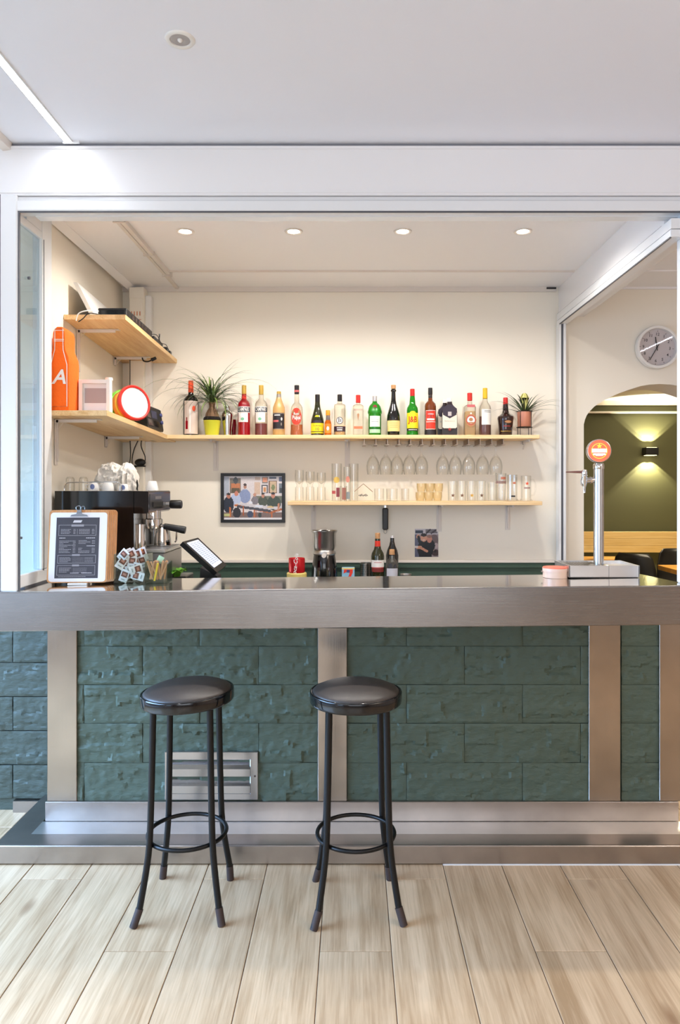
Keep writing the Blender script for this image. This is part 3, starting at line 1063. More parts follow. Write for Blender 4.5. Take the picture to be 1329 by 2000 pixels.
# ================================================================== WALL LAMP, CLOCK, DINING ROOM
wlx, wlz, wly = X(1270.5, 7.93), H(882, 7.93), 7.93
lamp = thing('wall_lamp', 'small black up-and-down wall lamp lighting the olive green wall beyond the arch', 'wall lamp', (wlx, wly, wlz))
MB().box(-0.071, 0.071, -0.06, 0.045, -0.042, 0.042, 0, 0.003).build('housing', 'black_metal', lamp)
MB().box(-0.05, 0.05, 0.045, 0.07, -0.04, 0.04).build('wall_plate', 'black_metal', lamp)
MB().box(-0.055, 0.055, -0.045, 0.03, 0.0421, 0.0435).box(-0.055, 0.055, -0.045, 0.03, -0.0435, -0.0421).build('lens', mat('lamp_glow', (255, 240, 190), 0.5, emit=12), lamp)
for sgn in (-1, 1):
    for dx in (-0.03, 0.03):
        spot('beam_of_light', (dx, -0.0, sgn * 0.055), 26, 96, 0.12, (1.0, 0.90, 0.62), lamp, (0 if sgn < 0 else pi, 0, 0), 0.008)
# added fill that brightens bench and tables, not a real fitting
area('dining_room_fill', (3.2, 6.2, 2.43), (0, 0, 0), 1.2, 0.8, 55, (1.0, 0.86, 0.62))

ck = thing('wall_clock', 'round white wall clock with black numerals above the arch', 'clock', (X(1285.5, 4.17), 4.2, H(678, 4.17)))
rc = 0.125
MB().lathe([(0.0, 0), (rc * .93, 0), (rc * .985, -0.004), (rc, -0.014), (rc, -0.034), (rc * .985, -0.040), (rc * .93, -0.042), (rc * .875, -0.040), (rc * .86, -0.034), (rc * .86, -0.012)], 64,
           mtx=Matrix.Rotation(-pi / 2, 4, 'X')).build('case', 'white_plastic', ck, angle=40)
for o_ in ck.children: pass
MB().lathe([(0, 0), (rc * .87, 0)], 48, mtx=Matrix.Translation((0, -0.014, 0)) @ Matrix.Rotation(-pi / 2, 4, 'X')).build('dial', mat('dial_grey', (206, 198, 200), 0.6), ck)
nm = MB()
rot0 = radians(-4)
for k in range(1, 13):
    a = pi / 2 - 2 * pi * k / 12 + rot0
    text_flat(nm, str(k), 0.024, cos(a) * rc * .62, sin(a) * rc * .62, -0.0148, 0, 0.012, rot0)
    nm.box(-0.0012, 0.0012, -0.0150, -0.0145, rc * .74, rc * .80, 0, 0, Matrix.Rotation(-(a - pi / 2), 4, 'Y'))
nm.build('numerals', 'ink', ck)
def hand(name, ang, l0, l1, wd, y):
    MB().box(-wd, wd, y - 0.0008, y, -l0, l1, 0, 0, Matrix.Rotation(ang, 4, 'Y')).build(name, 'ink', ck)
hand('hour_hand', radians(-8), 0.018, 0.062, 0.0028, -0.019)
hand('minute_hand', radians(210), 0.022, 0.085, 0.0022, -0.021)
MB().cyl((0, -0.024, 0), (0, -0.014, 0), 0.004, 12).build('pin', 'ink', ck)
MB().lathe([(0, 0), (rc * .87, 0)], 48, mtx=Matrix.Translation((0, -0.034, 0)) @ Matrix.Rotation(-pi / 2, 4, 'X')).build('cover_glass', thin_glass('clock_glass', (252, 252, 252), (240, 240, 240)), ck)

# bench, tables, chairs
bn = thing('dining_bench', 'pine bench with boarded backrest along the olive green wall', 'bench', (3.4, 7.85, 0))
for i in range(3):
    z0 = 0.765 + i * 0.0765
    MB().box(-0.95, 2.4, 0, 0.03, z0, z0 + 0.075, 0, 0.0015).build('back_board', 'bench_wood', bn)
MB().box(-0.95, 2.4, -0.42, 0.03, 0.42, 0.46, 0, 0.004).build('seat', 'bench_wood', bn)
MB().box(-0.95, 2.4, -0.38, 0.0, 0.0, 0.42).build('plinth', 'bench_wood', bn)
MB().box(-0.95, -0.91, -0.03, 0.12, 0.46, 0.765).box(2.3, 2.34, -0.03, 0.12, 0.46, 0.765).build('post', 'bench_wood', bn)

def table(label, x0, x1, y0, y1, z=0.75, th=0.04):
    cx, cy = (x0 + x1) / 2, (y0 + y1) / 2
    t = thing('dining_table', label, 'table', (cx, cy, 0), 0, 'wooden tables in the green room')
    MB().box(x0 - cx, x1 - cx, y0 - cy, y1 - cy, z - th, z, 0, 0.004).build('tabletop', 'table_wood', t)
    MB().cyl((0, 0, 0.02), (0, 0, z - th), 0.025, 12).build('pedestal', 'black_metal', t)
    MB().box(-0.2, 0.2, -0.2, 0.2, 0, 0.02, 0, 0.004).build('foot_plate', 'black_metal', t)
    return t
table('wooden table top seen behind the beer tap column, before the pine bench', 2.30, 2.93, 7.16, 7.42, 0.765, 0.05)
table('wooden table at the right edge, farther one, in front of the pine bench', 3.55, 4.2, 7.12, 7.42, 0.80, 0.04)
table('wooden table at the right edge, nearer one, beside the black shell chair', 2.87, 3.7, 6.0, 6.75, 0.752, 0.045)

def shell_chair(label, x, y, rz):
    c = thing('shell_chair', label, 'chair', (x, y, 0), rz, 'black shell chairs in the green room')
    vs, fs = [], []
    n = 16
    prof = [(-0.21, .455, .20), (-0.12, .44, .215), (0.02, .435, .22), (0.13, .445, .22), (0.19, .50, .215), (0.215, .60, .205), (0.225, .72, .195), (0.235, .82, .17), (0.24, .865, .13)]
    for (y_, z_, w_) in prof:
        for i in range(n + 1):
            u = -1 + 2 * i / n
            cur = 0.05 * u * u
            vs.append((w_ * u, y_ - (cur * 1.3 if z_ > .5 else 0), z_ + (cur if z_ <= .5 else 0)))
    for j in range(len(prof) - 1):
        for i in range(n):
            a = j * (n + 1) + i
            fs.append((a, a + 1, a + n + 2, a + n + 1))
    m_ = MB().add(vs, fs, 0, True)
    o = m_.build('shell', 'black_plastic', c, angle=80)
    md = o.modifiers.new('thickness', 'SOLIDIFY'); md.thickness = 0.012; md.offset = 0
    for sx in (-1, 1):
        for (y_, yy) in ((-0.14, -0.19), (0.1, 0.2)):
            MB().cyl((sx * 0.13, y_, 0.44), (sx * 0.20, yy, 0.0), 0.013, 8).build('leg', 'clip_wood', c)
    return c
shell_chair('black shell chair at the nearer wooden table, seen through the arch', 2.74, 6.84, radians(140))
shell_chair('black shell chair partly hidden behind the nearer wooden table', 3.24, 7.0, radians(0))
shell_chair('black shell chair at the right edge in front of the nearer wooden table', 3.22, 5.62, radians(175))

# ================================================================== SHELVES
def bracket(parent, x, y, z, depth, drop, face='y', k=1):
    """white pressed-steel L bracket in local coordinates; y = wall plane, goes towards -y (or +x for face 'x')"""
    mb = MB()
    mb.box(-0.015, 0.015, -0.003, 0, -drop, 0, 0, 0.001)
    mb.box(-0.015, 0.015, -depth, 0, -0.003, 0, 0, 0.001)
    mb.box(-0.004, 0.004, -depth * .9, -0.002, -0.014, -0.002)
    mb.box(-0.004, 0.004, -0.012, -0.002, -drop * .92, -0.002)
    mb.prism([(-0.004, 0), (0.004, 0), (0.004, -0.001), (-0.004, -0.001)], -0.01, -0.009)
    mb.add([(-.004, -.045, -.003), (.004, -.045, -.003), (.004, -.003, -.05), (-.004, -.003, -.05)], [(0, 1, 2, 3)])
    o = mb.build('bracket', 'white_metal', parent, (x, y, z))
    s = MB()
    for zz_ in (-drop * .22, -drop * .9):
        s.cyl((0, -0.005, zz_), (0, -0.002, zz_), 0.004, 8)
    s.build('screw', 'screw', o)
    if face == 'x': o.rotation_euler = (0, 0, pi / 2)
    return o

SZ = 1.782
sh = thing('wall_shelf', 'long upper pine shelf on the back wall carrying the row of liquor bottles', 'shelf', (0, ZB, SZ), 0, 'pine shelves behind the bar')
MB().box(X(300, 4.0), X(1055, 4.0), -0.20, 0, -0.022, 0, 0, 0.002).build('board', 'pine_x', sh)
for px, dr in ((422, .175), (679, .15), (1052 - 30, .02)):
    bracket(sh, X(px, 4.2), 0, -0.022, 0.17, dr)
SZ2 = 1.411
sh2 = thing('wall_shelf', 'lower pine shelf on the back wall carrying drinking glasses', 'shelf', (0, ZB, SZ2), 0, 'pine shelves behind the bar')
MB().box(X(562, 4.0), X(1060, 4.0), -0.20, 0, -0.022, 0, 0, 0.002).build('board', 'pine_x', sh2)
for px, dr in ((613, .16), (858, .16), (992, .15)):
    bracket(sh2, X(px, 4.2), 0, -0.022, 0.17, dr)

def side_shelf(label, y0, y1, x1, zn, zf, br):
    """board on the left wall; falls slightly towards the back"""
    s = thing('wall_shelf', label, 'shelf', (0, y0, zn), 0, 'pine shelves behind the bar')
    L_ = y1 - y0
    sl = (zf - zn) / L_
    vs = []
    for y in (0, L_):
        xw = wallx(y0 + y) + 0.002
        for (x, dz) in ((xw, 0), (x1, 0), (x1, -0.022), (xw, -0.022)):
            vs.append((x, y, dz + sl * y))
    MB().add(vs, [(0, 1, 2, 3), (7, 6, 5, 4), (0, 4, 5, 1), (1, 5, 6, 2), (2, 6, 7, 3), (3, 7, 4, 0)]).build('board', 'pine_y', s)
    for yb, dr in br:
        bracket(s, wallx(yb) + 0.003, yb - y0, -0.0225 + sl * (yb - y0), 0.2, dr, 'x')
    return lambda y: zn + sl * (y - y0)
z_up = side_shelf('upper pine shelf on the left wall carrying black electronic boxes', 3.24, 4.19, -1.03, 2.272, 2.236, ((3.42, .22), (4.02, .05)))
z_lo = side_shelf('lower pine shelf on the left wall carrying the orange bottle cushion', 3.02, 4.19, -1.038, 1.816, 1.774, ((3.14, .20), (3.86, .06)))

# corner duct, white pipe and cables
struct(MB().box(X(252, 4.12), X(281, 4.12), 4.12, 4.2, 0.93, 2.64, 0, 0.003).build('trim_14', 'cream'))
struct(MB().box(X(283, 4.15), X(295, 4.15), 4.15, 4.2, 0.93, 2.60, 0, 0.004).build('trim_15', 'white_plastic'))
br = thing('switch_strip', 'beige terminal strip with orange marks on the corner duct above the upper left shelf', 'terminal strip', (X(266, 4.11), 4.12, 2.485))
MB().box(-0.038, 0.038, -0.012, 0, -0.12, 0.09, 0, 0.002).build('base', 'cream', br)
dd = MB()
for i in range(4):
    for zz_ in (0.0, -0.07):
        dd.box(-0.028 + i * 0.016, -0.023 + i * 0.016, -0.0135, -0.012, zz_ - 0.012, zz_ + 0.012)
dd.box(-0.03, 0.03, -0.0135, -0.012, -0.036, -0.033)
dd.build('marks', mat('orange_marks', (206, 126, 84), 0.6), br)
def cable(label, pts, r=0.003, m='black_plastic', name='cable'):
    P = [Vector(p) for p in pts]
    q = []
    for i in range(len(P) - 1):
        p0, p1, p2, p3 = P[max(i - 1, 0)], P[i], P[i + 1], P[min(i + 2, len(P) - 1)]
        for k in range(6):
            t = k / 6
            q.append(0.5 * ((2 * p1) + (p2 - p0) * t + (2 * p0 - 5 * p1 + 4 * p2 - p3) * t * t + (3 * p1 - p0 - 3 * p2 + p3) * t ** 3))
    q.append(P[-1])
    o = MB().tube(q, r, 6).build(name, m)
    return tag(o, label, 'cable')
def W(px, py, Z): return (X(px, Z), Z, H(py, Z))
cable('black cable running down in the corner from the lower left shelf', [W(254, 856, 4.1), W(255, 890, 4.1), W(252, 920, 4.1), W(254, 960, 4.1)])
cable('black cable looping under the left end of the bottle shelf', [W(272, 856, 4.1), W(262, 878, 4.1), W(258, 900, 4.1), W(262, 912, 4.09), W(275, 908, 4.09)])
cable('black cable hanging beside the black adaptor', [W(277, 856, 4.1), W(276, 872, 4.08), W(283, 890, 4.08), W(284, 900, 4.08)])
ad = thing('power_adapter', 'round black power adapter hanging in the corner above the coffee machine', 'adapter', W(274, 903, 4.09))
MB().ball((0, 0, 0), 0.028, 16, 0, 0.75, 1.15, 0.6).build('body', 'black_plastic', ad)
MB().box(-0.06, 0.03, -0.012, 0.012, -0.026, -0.017, 0, 0.003).build('bracket', 'black_plastic', ad)
cable('thin black cable hanging over the back wall to the shelf below the upper left shelf', [W(254, 697, 4.1), W(254, 740, 4.1), W(254, 790, 4.1), W(254, 846, 4.1)], 0.0025)
cb_ = cable('black plug lead dangling under the tip of the upper left shelf', [W(278, 699, 4.0), W(281, 705, 3.99), W(290, 706, 3.98), W(300, 701, 3.98)], 0.004)
MB().cyl(W(296, 703, 3.98), W(305, 699, 3.98), 0.010, 10, 0, 0.008).build('plug', 'black_plastic', cb_)

# items of the upper left shelf
pb = thing('leaning_board', 'white board leaning on the left wall on the upper left shelf', 'board', (-1.205, 3.30, z_up(3.3)))
mb = MB()
zt, xt = 0.165, -0.085
mb.add([(0, 0, 0), (0.02, 0, 0), (xt + 0.02, 0, zt), (xt, 0, zt), (-0.03, 0.55, -0.018), (-0.01, 0.55, -0.018), (xt - 0.01, 0.55, zt + 0.0), (xt - 0.03, 0.55, zt + 0.0)],
       [(0, 1, 2, 3), (7, 6, 5, 4), (0, 4, 5, 1), (1, 5, 6, 2), (2, 6, 7, 3), (3, 7, 4, 0)])
mb.build('sheet', 'white_plastic', pb)
bx = thing('receiver_box', 'flat black electronic box at the near end of the upper left shelf', 'electronic device', (-1.105, 3.29, z_up(3.5) + 0.001))
bx.location.z = z_up(3.29) + 0.001; bx.rotation_euler = (-0.038, 0, 0)
MB().box(-0.068, 0.065, 0, 0.42, 0.002, 0.044, 0, 0.004).build('case', 'black_plastic', bx)
MB().box(-0.055, 0.052, -0.002, 0.0, 0.01, 0.034, 0, 0.001).build('front_panel', 'black_gloss', bx)
f_ = MB()
for i in range(6):
    f_.box(0.065, 0.0665, 0.08 + i * 0.05, 0.11 + i * 0.05, 0.012, 0.034)
f_.build('side_vents', 'rubber', bx)
b3 = thing('router', 'small black router with stubby aerial behind the flat black box', 'electronic device', (-1.085, 3.76, z_up(3.8) + 0.002), radians(3))
b3.location.z = z_up(3.76) + 0.001; b3.rotation_euler = (-0.038, 0, 0)
MB().box(-0.05, 0.045, 0, 0.16, 0, 0.032, 0, 0.006).build('case', 'black_plastic', b3)
MB().cyl((0.03, 0.13, 0.03), (0.032, 0.135, 0.075), 0.004, 8).build('aerial', 'black_plastic', b3)
b4 = thing('power_supply', 'small black power supply at the tip of the upper left shelf', 'adapter', (-1.07, 4.0, z_up(4.05) + 0.002))
MB().box(-0.03, 0.03, 0, 0.05, 0, 0.03, 0, 0.004).box(-0.02, 0.025, 0.09, 0.13, 0, 0.028, 0, 0.004).cyl((0, 0.05, 0.015), (0, 0.09, 0.014), 0.005, 8).build('case', 'black_plastic', b4)
cable('white cable curling off the near end of the upper left shelf', [(-1.17, 3.29, z_up(3.3) + .03), (-1.2, 3.24, z_up(3.3) + .02), (-1.235, 3.225, z_up(3.3) + .004), (-1.245, 3.22, z_up(3.3) - .03)], 0.003, 'white_plastic')
cable('dark cable hanging over the near end of the upper left shelf', [(-1.16, 3.285, z_up(3.3) + .012), (-1.19, 3.23, z_up(3.3) + .006), (-1.215, 3.222, z_up(3.3) - .02), (-1.235, 3.22, z_up(3.3) - .035)], 0.0025)
cable('thin black wires lying along the edge of the upper left shelf', [(-1.05, 3.72, z_up(3.72) + .03), (-1.04, 3.80, z_up(3.8) + .045), (-1.035, 3.86, z_up(3.86) + .02), (-1.032, 3.95, z_up(3.95) + .03), (-1.034, 4.0, z_up(4) + .02)], 0.002)

# orange bottle-shaped cushion
cz = z_lo(3.1)
cu = thing('bottle_cushion', 'orange plush cushion shaped like a bottle with a white letter A', 'cushion', (-1.250, 3.10, cz), 0)
prof = [(-.056, 0), (-.058, .02), (-.058, .21), (-.055, .235), (-.036, .27), (-.034, .29), (-.034, .345), (-.028, .362), (-.012, .372), (.012, .372), (.028, .362), (.034, .345), (.034, .29), (.036, .27), (.055, .235), (.058, .21), (.058, .02), (.056, 0)]
n = len(prof)
vs, fs = [], []
lay = [(-.055, .72), (-.05, .77), (-.02, .81), (.02, .81), (.05, .77), (.055, .72)]
for (y, k) in lay:
    for (x, z) in prof:
        vs.append((x * k, y, 0.186 + (z - 0.186) * (1 - (1 - k) * .25) if z > 0.001 else 0))
for j in range(len(lay) - 1):
    for i in range(n):
        i2 = (i + 1) % n
        fs.append((j * n + i, j * n + i2, (j + 1) * n + i2, (j + 1) * n + i))
fs.append(tuple(range(n)))
fs.append(tuple(len(vs) - 1 - i for i in range(n)))
MB().add(vs, fs, 0, True).build('cushion_body', 'orange_cloth', cu, angle=60)
ol = [(-.034, .022), (-.034, .20), (-.018, .262), (-.017, .30), (-.017, .352), (.017, .352), (.017, .30), (.018, .262), (.034, .20), (.034, .022)]
mb = MB().tube([(x, -.0565, z) for x, z in ol], 0.0016, 6, closed=True)
mb.tube([(-.021, -.0565, .307), (.021, -.0565, .307)], 0.0016, 6).tube([(-.021, -.0565, .300), (.021, -.0565, .300)], 0.0014, 6)
mb.tube([(-.021, -.0565, .345), (.021, -.0565, .345)], 0.0014, 6)
text_flat(mb, 'A', 0.085, 0.0, 0.145, -.0572, 0, 0.02, shear=0.25)
mb.build('printed_outline', 'white_ink', cu)

# white picture frame with a blank grey card
pf = thing('picture_frame', 'small deep white frame with a grey card standing beside the orange cushion', 'picture frame', (X(184, 3.13), 3.13, z_lo(3.13)), radians(2))
mb = MB()
fw, fh = 0.135, 0.150
mb.box(-fw / 2, -fw / 2 + .016, 0, .035, 0, fh, 0, .001).box(fw / 2 - .016, fw / 2, 0, .035, 0, fh, 0, .001)
mb.box(-fw / 2 + .016, fw / 2 - .016, 0, .035, 0, .016).box(-fw / 2 + .016, fw / 2 - .016, 0, .035, fh - .016, fh)
mb.build('frame', 'white_plastic', pf)
MB().box(-fw / 2 + .01, fw / 2 - .01, .022, .03, .01, fh - .01).build('mount', 'paper', pf)
MB().box(-.048, .048, .0205, .022, .05, .115).build('card', mat('grey_card', (172, 160, 160), 0.6), pf)
tl_ = thing('candle_stub', 'small white plastic tub standing behind the white picture frame', 'tub', (X(216, 3.28), 3.26, z_lo(3.26)))
MB().lathe([(0, 0), (0.016, 0), (0.014, 0.10), (0.013, 0.165), (0.017, 0.17), (0.017, 0.182), (0, 0.182)], 16).build('body', 'white_plastic', tl_)

# toy drum: red rim, white skin, colourful side
dr = thing('toy_drum', 'round red-rimmed toy drum with white skin and a green and orange shell', 'toy drum', (X(249, 3.46), 3.47, z_lo(3.47)), radians(50))
mtx = Matrix.Translation((0, 0, 0.088)) @ Matrix.Rotation(radians(82), 4, 'X')
MB().lathe([(0.072, -0.045), (0.074, 0.035), (0.070, 0.05)], 40, mtx=mtx).build('shell', attr_mat('drum_shell') if False else mat('drum_orange', (236, 150, 60), 0.5), dr)
MB().lathe([(0.070, 0.044), (0.083, 0.040), (0.086, 0.046), (0.086, 0.058), (0.080, 0.063), (0.073, 0.060)], 48, mtx=mtx).build('rim', mat('red_plastic', (214, 44, 36), 0.35), dr, angle=50)
MB().lathe([(0, 0.058), (0.074, 0.057)], 40, mtx=mtx).build('skin', 'white_plastic', dr)
MB().lathe([(0.0745, -0.05), (0.082, -0.048), (0.084, -0.03), (0.080, -0.02), (0.0745, -0.02)], 40, mtx=mtx).lathe([(0, -0.046), (0.0745, -0.048)], 40, mtx=mtx).build('back_rim', mat('green_plastic', (120, 200, 60), 0.4), dr)
MB().lathe([(0.0752, 0.006), (0.0757, 0.022)], 40, mtx=mtx).build('stripe', mat('yellow_plastic', (244, 208, 70), 0.4), dr)

# black radio
ra = thing('radio', 'black portable radio with display near the corner of the lower left shelf', 'radio', (-1.105, 3.62, z_lo(3.75) + 0.001))
MB().prism([(-0.075, 0), (0.065, 0), (0.068, 0.01), (0.052, 0.118), (0.04, 0.125), (-0.075, 0.125)], 0, 0.30).build('case', 'black_plastic', ra)
fm = MB()
def slant(y0, y1, z0, z1, mi, e=0.001):
    f = lambda z: 0.068 - (z - .01) / .108 * .016 + e
    fm.add([(f(z0), y0, z0), (f(z0), y1, z0), (f(z1), y1, z1), (f(z1), y0, z1)], [(0, 1, 2, 3)], mi)
slant(0.02, 0.27, 0.018, 0.050, 0); slant(0.10, 0.20, 0.06, 0.10, 1)
slant(0.02, 0.085, 0.058, 0.105, 0)
fm.build('front_panel', ['black_gloss', mat('display_blue', (48, 56, 90), 0.2)], ra)
kb = MB()
for zz_ in (0.05, 0.09):
    xx = 0.068 - (zz_ - .01) / .108 * .016
    kb.cyl((xx, 0.28, zz_), (xx + 0.008, 0.28, zz_ + 0.001), 0.010, 14)
kb.build('knob', mat('blue_knob', (90, 96, 150), 0.3), ra)

# ================================================================== FRAMED PHOTO, SNAPSHOT, SHARPENER
fp = thing('framed_photo', 'black framed colour photo of a group around a table, on the back wall', 'framed photo', (X(431, 4.18), ZB, H(1021, 4.18)))
fw, fh = X(557, 4.18) - X(431, 4.18), H(924, 4.18) - H(1021, 4.18)
mb = MB()
tk = 0.018
mb.box(0, tk, -.018, 0, 0, fh, 0, .001).box(fw - tk, fw, -.018, 0, 0, fh, 0, .001).box(tk, fw - tk, -.018, 0, 0, tk).box(tk, fw - tk, -.018, 0, fh - tk, fh)
mb.build('frame', 'black_plastic', fp)
pic = [('r', 0, 0, 1, 1, (214, 206, 208)), ('r', 0, 0, .09, .45, (170, 176, 190)), ('r', .1, .04, .29, .40, (120, 110, 100)), ('r', .12, .16, .28, .30, (190, 120, 80)), ('e', .20, .10, .04, .08, (70, 76, 80)),
       ('r', .13, .28, .27, .38, (90, 80, 60)),
       ('r', .53, .02, .62, .09, (190, 170, 160)), ('r', .655, .02, .75, .16, (120, 120, 120)), ('r', .665, .035, .74, .14, (220, 150, 120)), ('r', .78, .02, .9, .06, (90, 100, 120)), ('r', .94, .02, 1, .12, (90, 100, 130)),
       ('r', .525, .14, .62, .42, (206, 180, 160)), ('r', .65, .20, .75, .40, (90, 90, 96)), ('r', .665, .225, .735, .375, (230, 220, 214)), ('r', .68, .26, .72, .36, (200, 140, 90)),
       ('r', .77, .10, .91, .40, (110, 84, 70)), ('r', .785, .12, .895, .38, (196, 170, 140)), ('e', .845, .26, .03, .07, (120, 130, 90)), ('r', .94, .17, 1, .40, (110, 120, 130)), ('r', .96, .28, 1, .38, (60, 66, 70)),
       ('r', .5, .45, 1, .62, (110, 112, 96)),
       ('e', .36, .46, .10, .16, (134, 148, 186)), ('e', .365, .24, .027, .05, (176, 128, 108)), ('e', .36, .20, .026, .03, (70, 54, 50)),
       ('e', .20, .54, .09, .14, (176, 190, 220)), ('e', .215, .40, .035, .06, (196, 124, 104)),
       ('e', .08, .66, .09, .20, (34, 40, 56)), ('e', .08, .46, .035, .055, (180, 116, 96)), ('e', .08, .41, .034, .025, (50, 40, 40)),
       ('e', .53, .56, .06, .10, (126, 120, 128)), ('e', .53, .43, .026, .045, (190, 140, 120)),
       ('e', .67, .58, .08, .13, (70, 78, 66)), ('e', .67, .45, .028, .05, (184, 130, 108)), ('e', .67, .405, .028, .02, (50, 44, 40)),
       ('e', .86, .62, .12, .17, (58, 70, 60)), ('e', .845, .45, .036, .06, (190, 130, 110)), ('e', .845, .395, .036, .025, (44, 38, 36)),
       ('r', 0, .84, 1, .955, (120, 100, 96)), ('e', .22, .84, .07, .12, (40, 36, 44)), ('e', .45, .88, .05, .08, (60, 70, 96)), ('e', .62, .9, .03, .06, (52, 60, 60)),
       ('q', .22, .66, .96, .74, (200, 196, 202), .035), ('q', .20, .67, .80, .84, (186, 104, 56), .022), ('q', .80, .84, .99, .76, (176, 96, 50), .022), ('q', .25, .70, .78, .80, (70, 70, 80), .03),
       ('q', .33, .7, .33, .9, (170, 88, 46), .012), ('q', .52, .78, .52, .94, (186, 100, 50), .014), ('q', .55, .78, .55, .94, (150, 78, 40), .010), ('q', .82, .84, .82, .955, (190, 104, 56), .014),
       ('q', .10, .72, .11, .93, (190, 110, 60), .016), ('q', .94, .64, .93, .8, (190, 130, 100), .016),
       ('e', .80, .71, .06, .022, (206, 180, 130)), ('e', .60, .69, .07, .03, (210, 216, 230)), ('e', .46, .61, .03, .03, (220, 222, 232)), ('r', 0, .87, .10, .92, (190, 190, 130)),
       ('r', 0, .955, 1, 1, (226, 224, 228)), ('r', 0, 0, 1, .012, (226, 224, 228))]
picture('photo_print', fw - 2 * tk, fh - 2 * tk, 90, 66, pic, fp, (tk, -0.008, fh - tk), material='print')

sn = thing('snapshot', 'small unframed snapshot of two people in black stuck on the back wall', 'photo', (X(811, 4.19), ZB, H(1033, 4.19)))
sw_, sh_ = X(857, 4.19) - X(811, 4.19), H(1033, 4.19) - H(1088, 4.19)
MB().box(0, sw_, -.0015, 0, -sh_, 0).build('paper_back', 'paper', sn)
pic = [('r', 0, 0, 1, 1, (150, 136, 140)), ('r', 0, 0, 1, .2, (196, 190, 196)), ('r', .02, .06, .35, .16, (40, 50, 70)), ('r', .45, .02, .95, .16, (110, 104, 108)), ('q', .5, .15, .65, .03, (40, 36, 40), .03), ('q', .7, .16, .9, .04, (60, 50, 56), .03),
       ('r', 0, .2, .2, 1, (96, 100, 124)), ('e', .82, .4, .18, .2, (110, 92, 92)), ('e', .9, .6, .1, .1, (180, 160, 160)), ('e', .88, .85, .16, .12, (70, 50, 50)), ('e', .78, .72, .05, .06, (206, 170, 150)), ('e', .86, .8, .05, .05, (40, 30, 34)),
       ('e', .45, .72, .34, .34, (22, 22, 26)), ('e', .70, .6, .16, .2, (24, 22, 28)), ('r', .18, .8, .72, 1, (24, 22, 28)),
       ('e', .38, .33, .14, .13, (214, 158, 132)), ('e', .38, .22, .13, .06, (36, 26, 26)), ('e', .62, .37, .11, .13, (206, 140, 120)), ('e', .62, .27, .11, .05, (150, 110, 96)),
       ('e', .38, .40, .05, .012, (250, 240, 236)), ('e', .14, .28, .08, .08, (206, 150, 124)), ('q', .16, .3, .2, .46, (24, 22, 28), .06),
       ('q', .1, .66, .24, .66, (220, 160, 130), .06), ('q', .24, .67, .52, .80, (210, 148, 120), .045), ('r', 0, .6, .12, .68, (230, 220, 220))]
picture('photo_print', sw_, sh_, 46, 56, pic, sn, (0, -0.002, 0), seed=3)

kn = thing('knife_steel', 'black-handled tool hanging under the lower pine shelf', 'kitchen tool', (X(753, 4.18), 4.18, H(992, 4.18)))
MB().box(-0.017, 0.017, -0.012, 0.012, -0.128, 0, 0, 0.006).build('handle', 'black_plastic', kn)
MB().tube([(0.009 * cos(2 * pi * i / 16), 0, -0.138 + 0.011 * sin(2 * pi * i / 16)) for i in range(16)], 0.0018, 6, closed=True).build('hanging_loop', 'satin', kn)
MB().box(-0.006, 0.006, 0.008, 0.02, 0, 0.04).build('hook', 'satin', kn)

# ================================================================== BOTTLES
KP = 4.10 / 1400        # metres per photo pixel at the bottles
def rgbm(name, c, **k):
    if name not in M: M[name] = mat(name, c, **k)
    return name
rgbm('gold_cap', (214, 176, 84), rough=0.35, metal=0.4)
rgbm('red_cap', (206, 40, 34), rough=0.35)
rgbm('yellow_cap', (232, 190, 40), rough=0.35)
rgbm('silver_cap', (206, 204, 206), rough=0.3, metal=0.5)
rgbm('black_cap', (34, 30, 32), rough=0.35)
rgbm('white_cap', (240, 236, 228), rough=0.4)
rgbm('orange_cap', (244, 150, 30), rough=0.4)
rgbm('orange_red', (232, 84, 44), rough=0.4)
rgbm('cork', (214, 160, 110), rough=0.8, bump=0.3, bscale=200)
rgbm('label_white', (238, 234, 230), rough=0.6)
rgbm('label_cream', (232, 210, 140), rough=0.6)
rgbm('label_black', (36, 32, 38), rough=0.5)
rgbm('label_navy', (44, 58, 74), rough=0.5)
rgbm('label_yellow', (248, 222, 30), rough=0.5)
rgbm('label_red', (224, 56, 36), rough=0.5)
rgbm('label_pink', (196, 96, 98), rough=0.5)
rgbm('label_green', (120, 186, 150), rough=0.6)
rgbm('label_orange', (244, 132, 40), rough=0.5)
rgbm('bronze', (176, 124, 84), rough=0.4)
rgbm('g_dark', (20, 18, 18), rough=0.06, coat=0.4)
rgbm('g_olive', (40, 42, 18), rough=0.06, coat=0.4)
rgbm('g_brown', (110, 50, 14), rough=0.06, coat=0.4)
rgbm('g_brown_dark', (44, 24, 20), rough=0.1, coat=0.4)
rgbm('g_red', (150, 12, 26), rough=0.06, coat=0.4)
M['g_clear'] = thin_glass('bottle_glass', (246, 244, 238), (150, 140, 124), 0.9, 0.03, 0.05, (240, 236, 226))
M['g_green'] = thin_glass('green_bottle_glass', (70, 190, 50), (20, 90, 20), 1.0, 0.03, 0.35, (50, 170, 40))
M['g_amber'] = thin_glass('amber_glass', (240, 200, 130), (190, 140, 70), 0.9, 0.03, 0.45, (244, 214, 150))
M['l_red'] = thin_glass('red_liquid', (150, 10, 24), (90, 6, 14), 0.6, 0.03, 0.6, (140, 12, 26))
M['l_wine'] = thin_glass('brown_red_liquid', (120, 30, 20), (80, 20, 14), 0.6, 0.03, 0.6, (110, 36, 30))
M['l_orange'] = thin_glass('orange_liquid', (224, 120, 20), (170, 70, 10), 0.6, 0.03, 0.6, (214, 110, 20))
M['l_pale'] = thin_glass('pale_liquid', (246, 220, 170), (220, 180, 120), 0.6, 0.03, 0.3, (244, 220, 170))

def smooth_prof(pr):
    """px profile -> metres with softened shoulders"""
    return [(r * KP, z * KP) for r, z in pr]

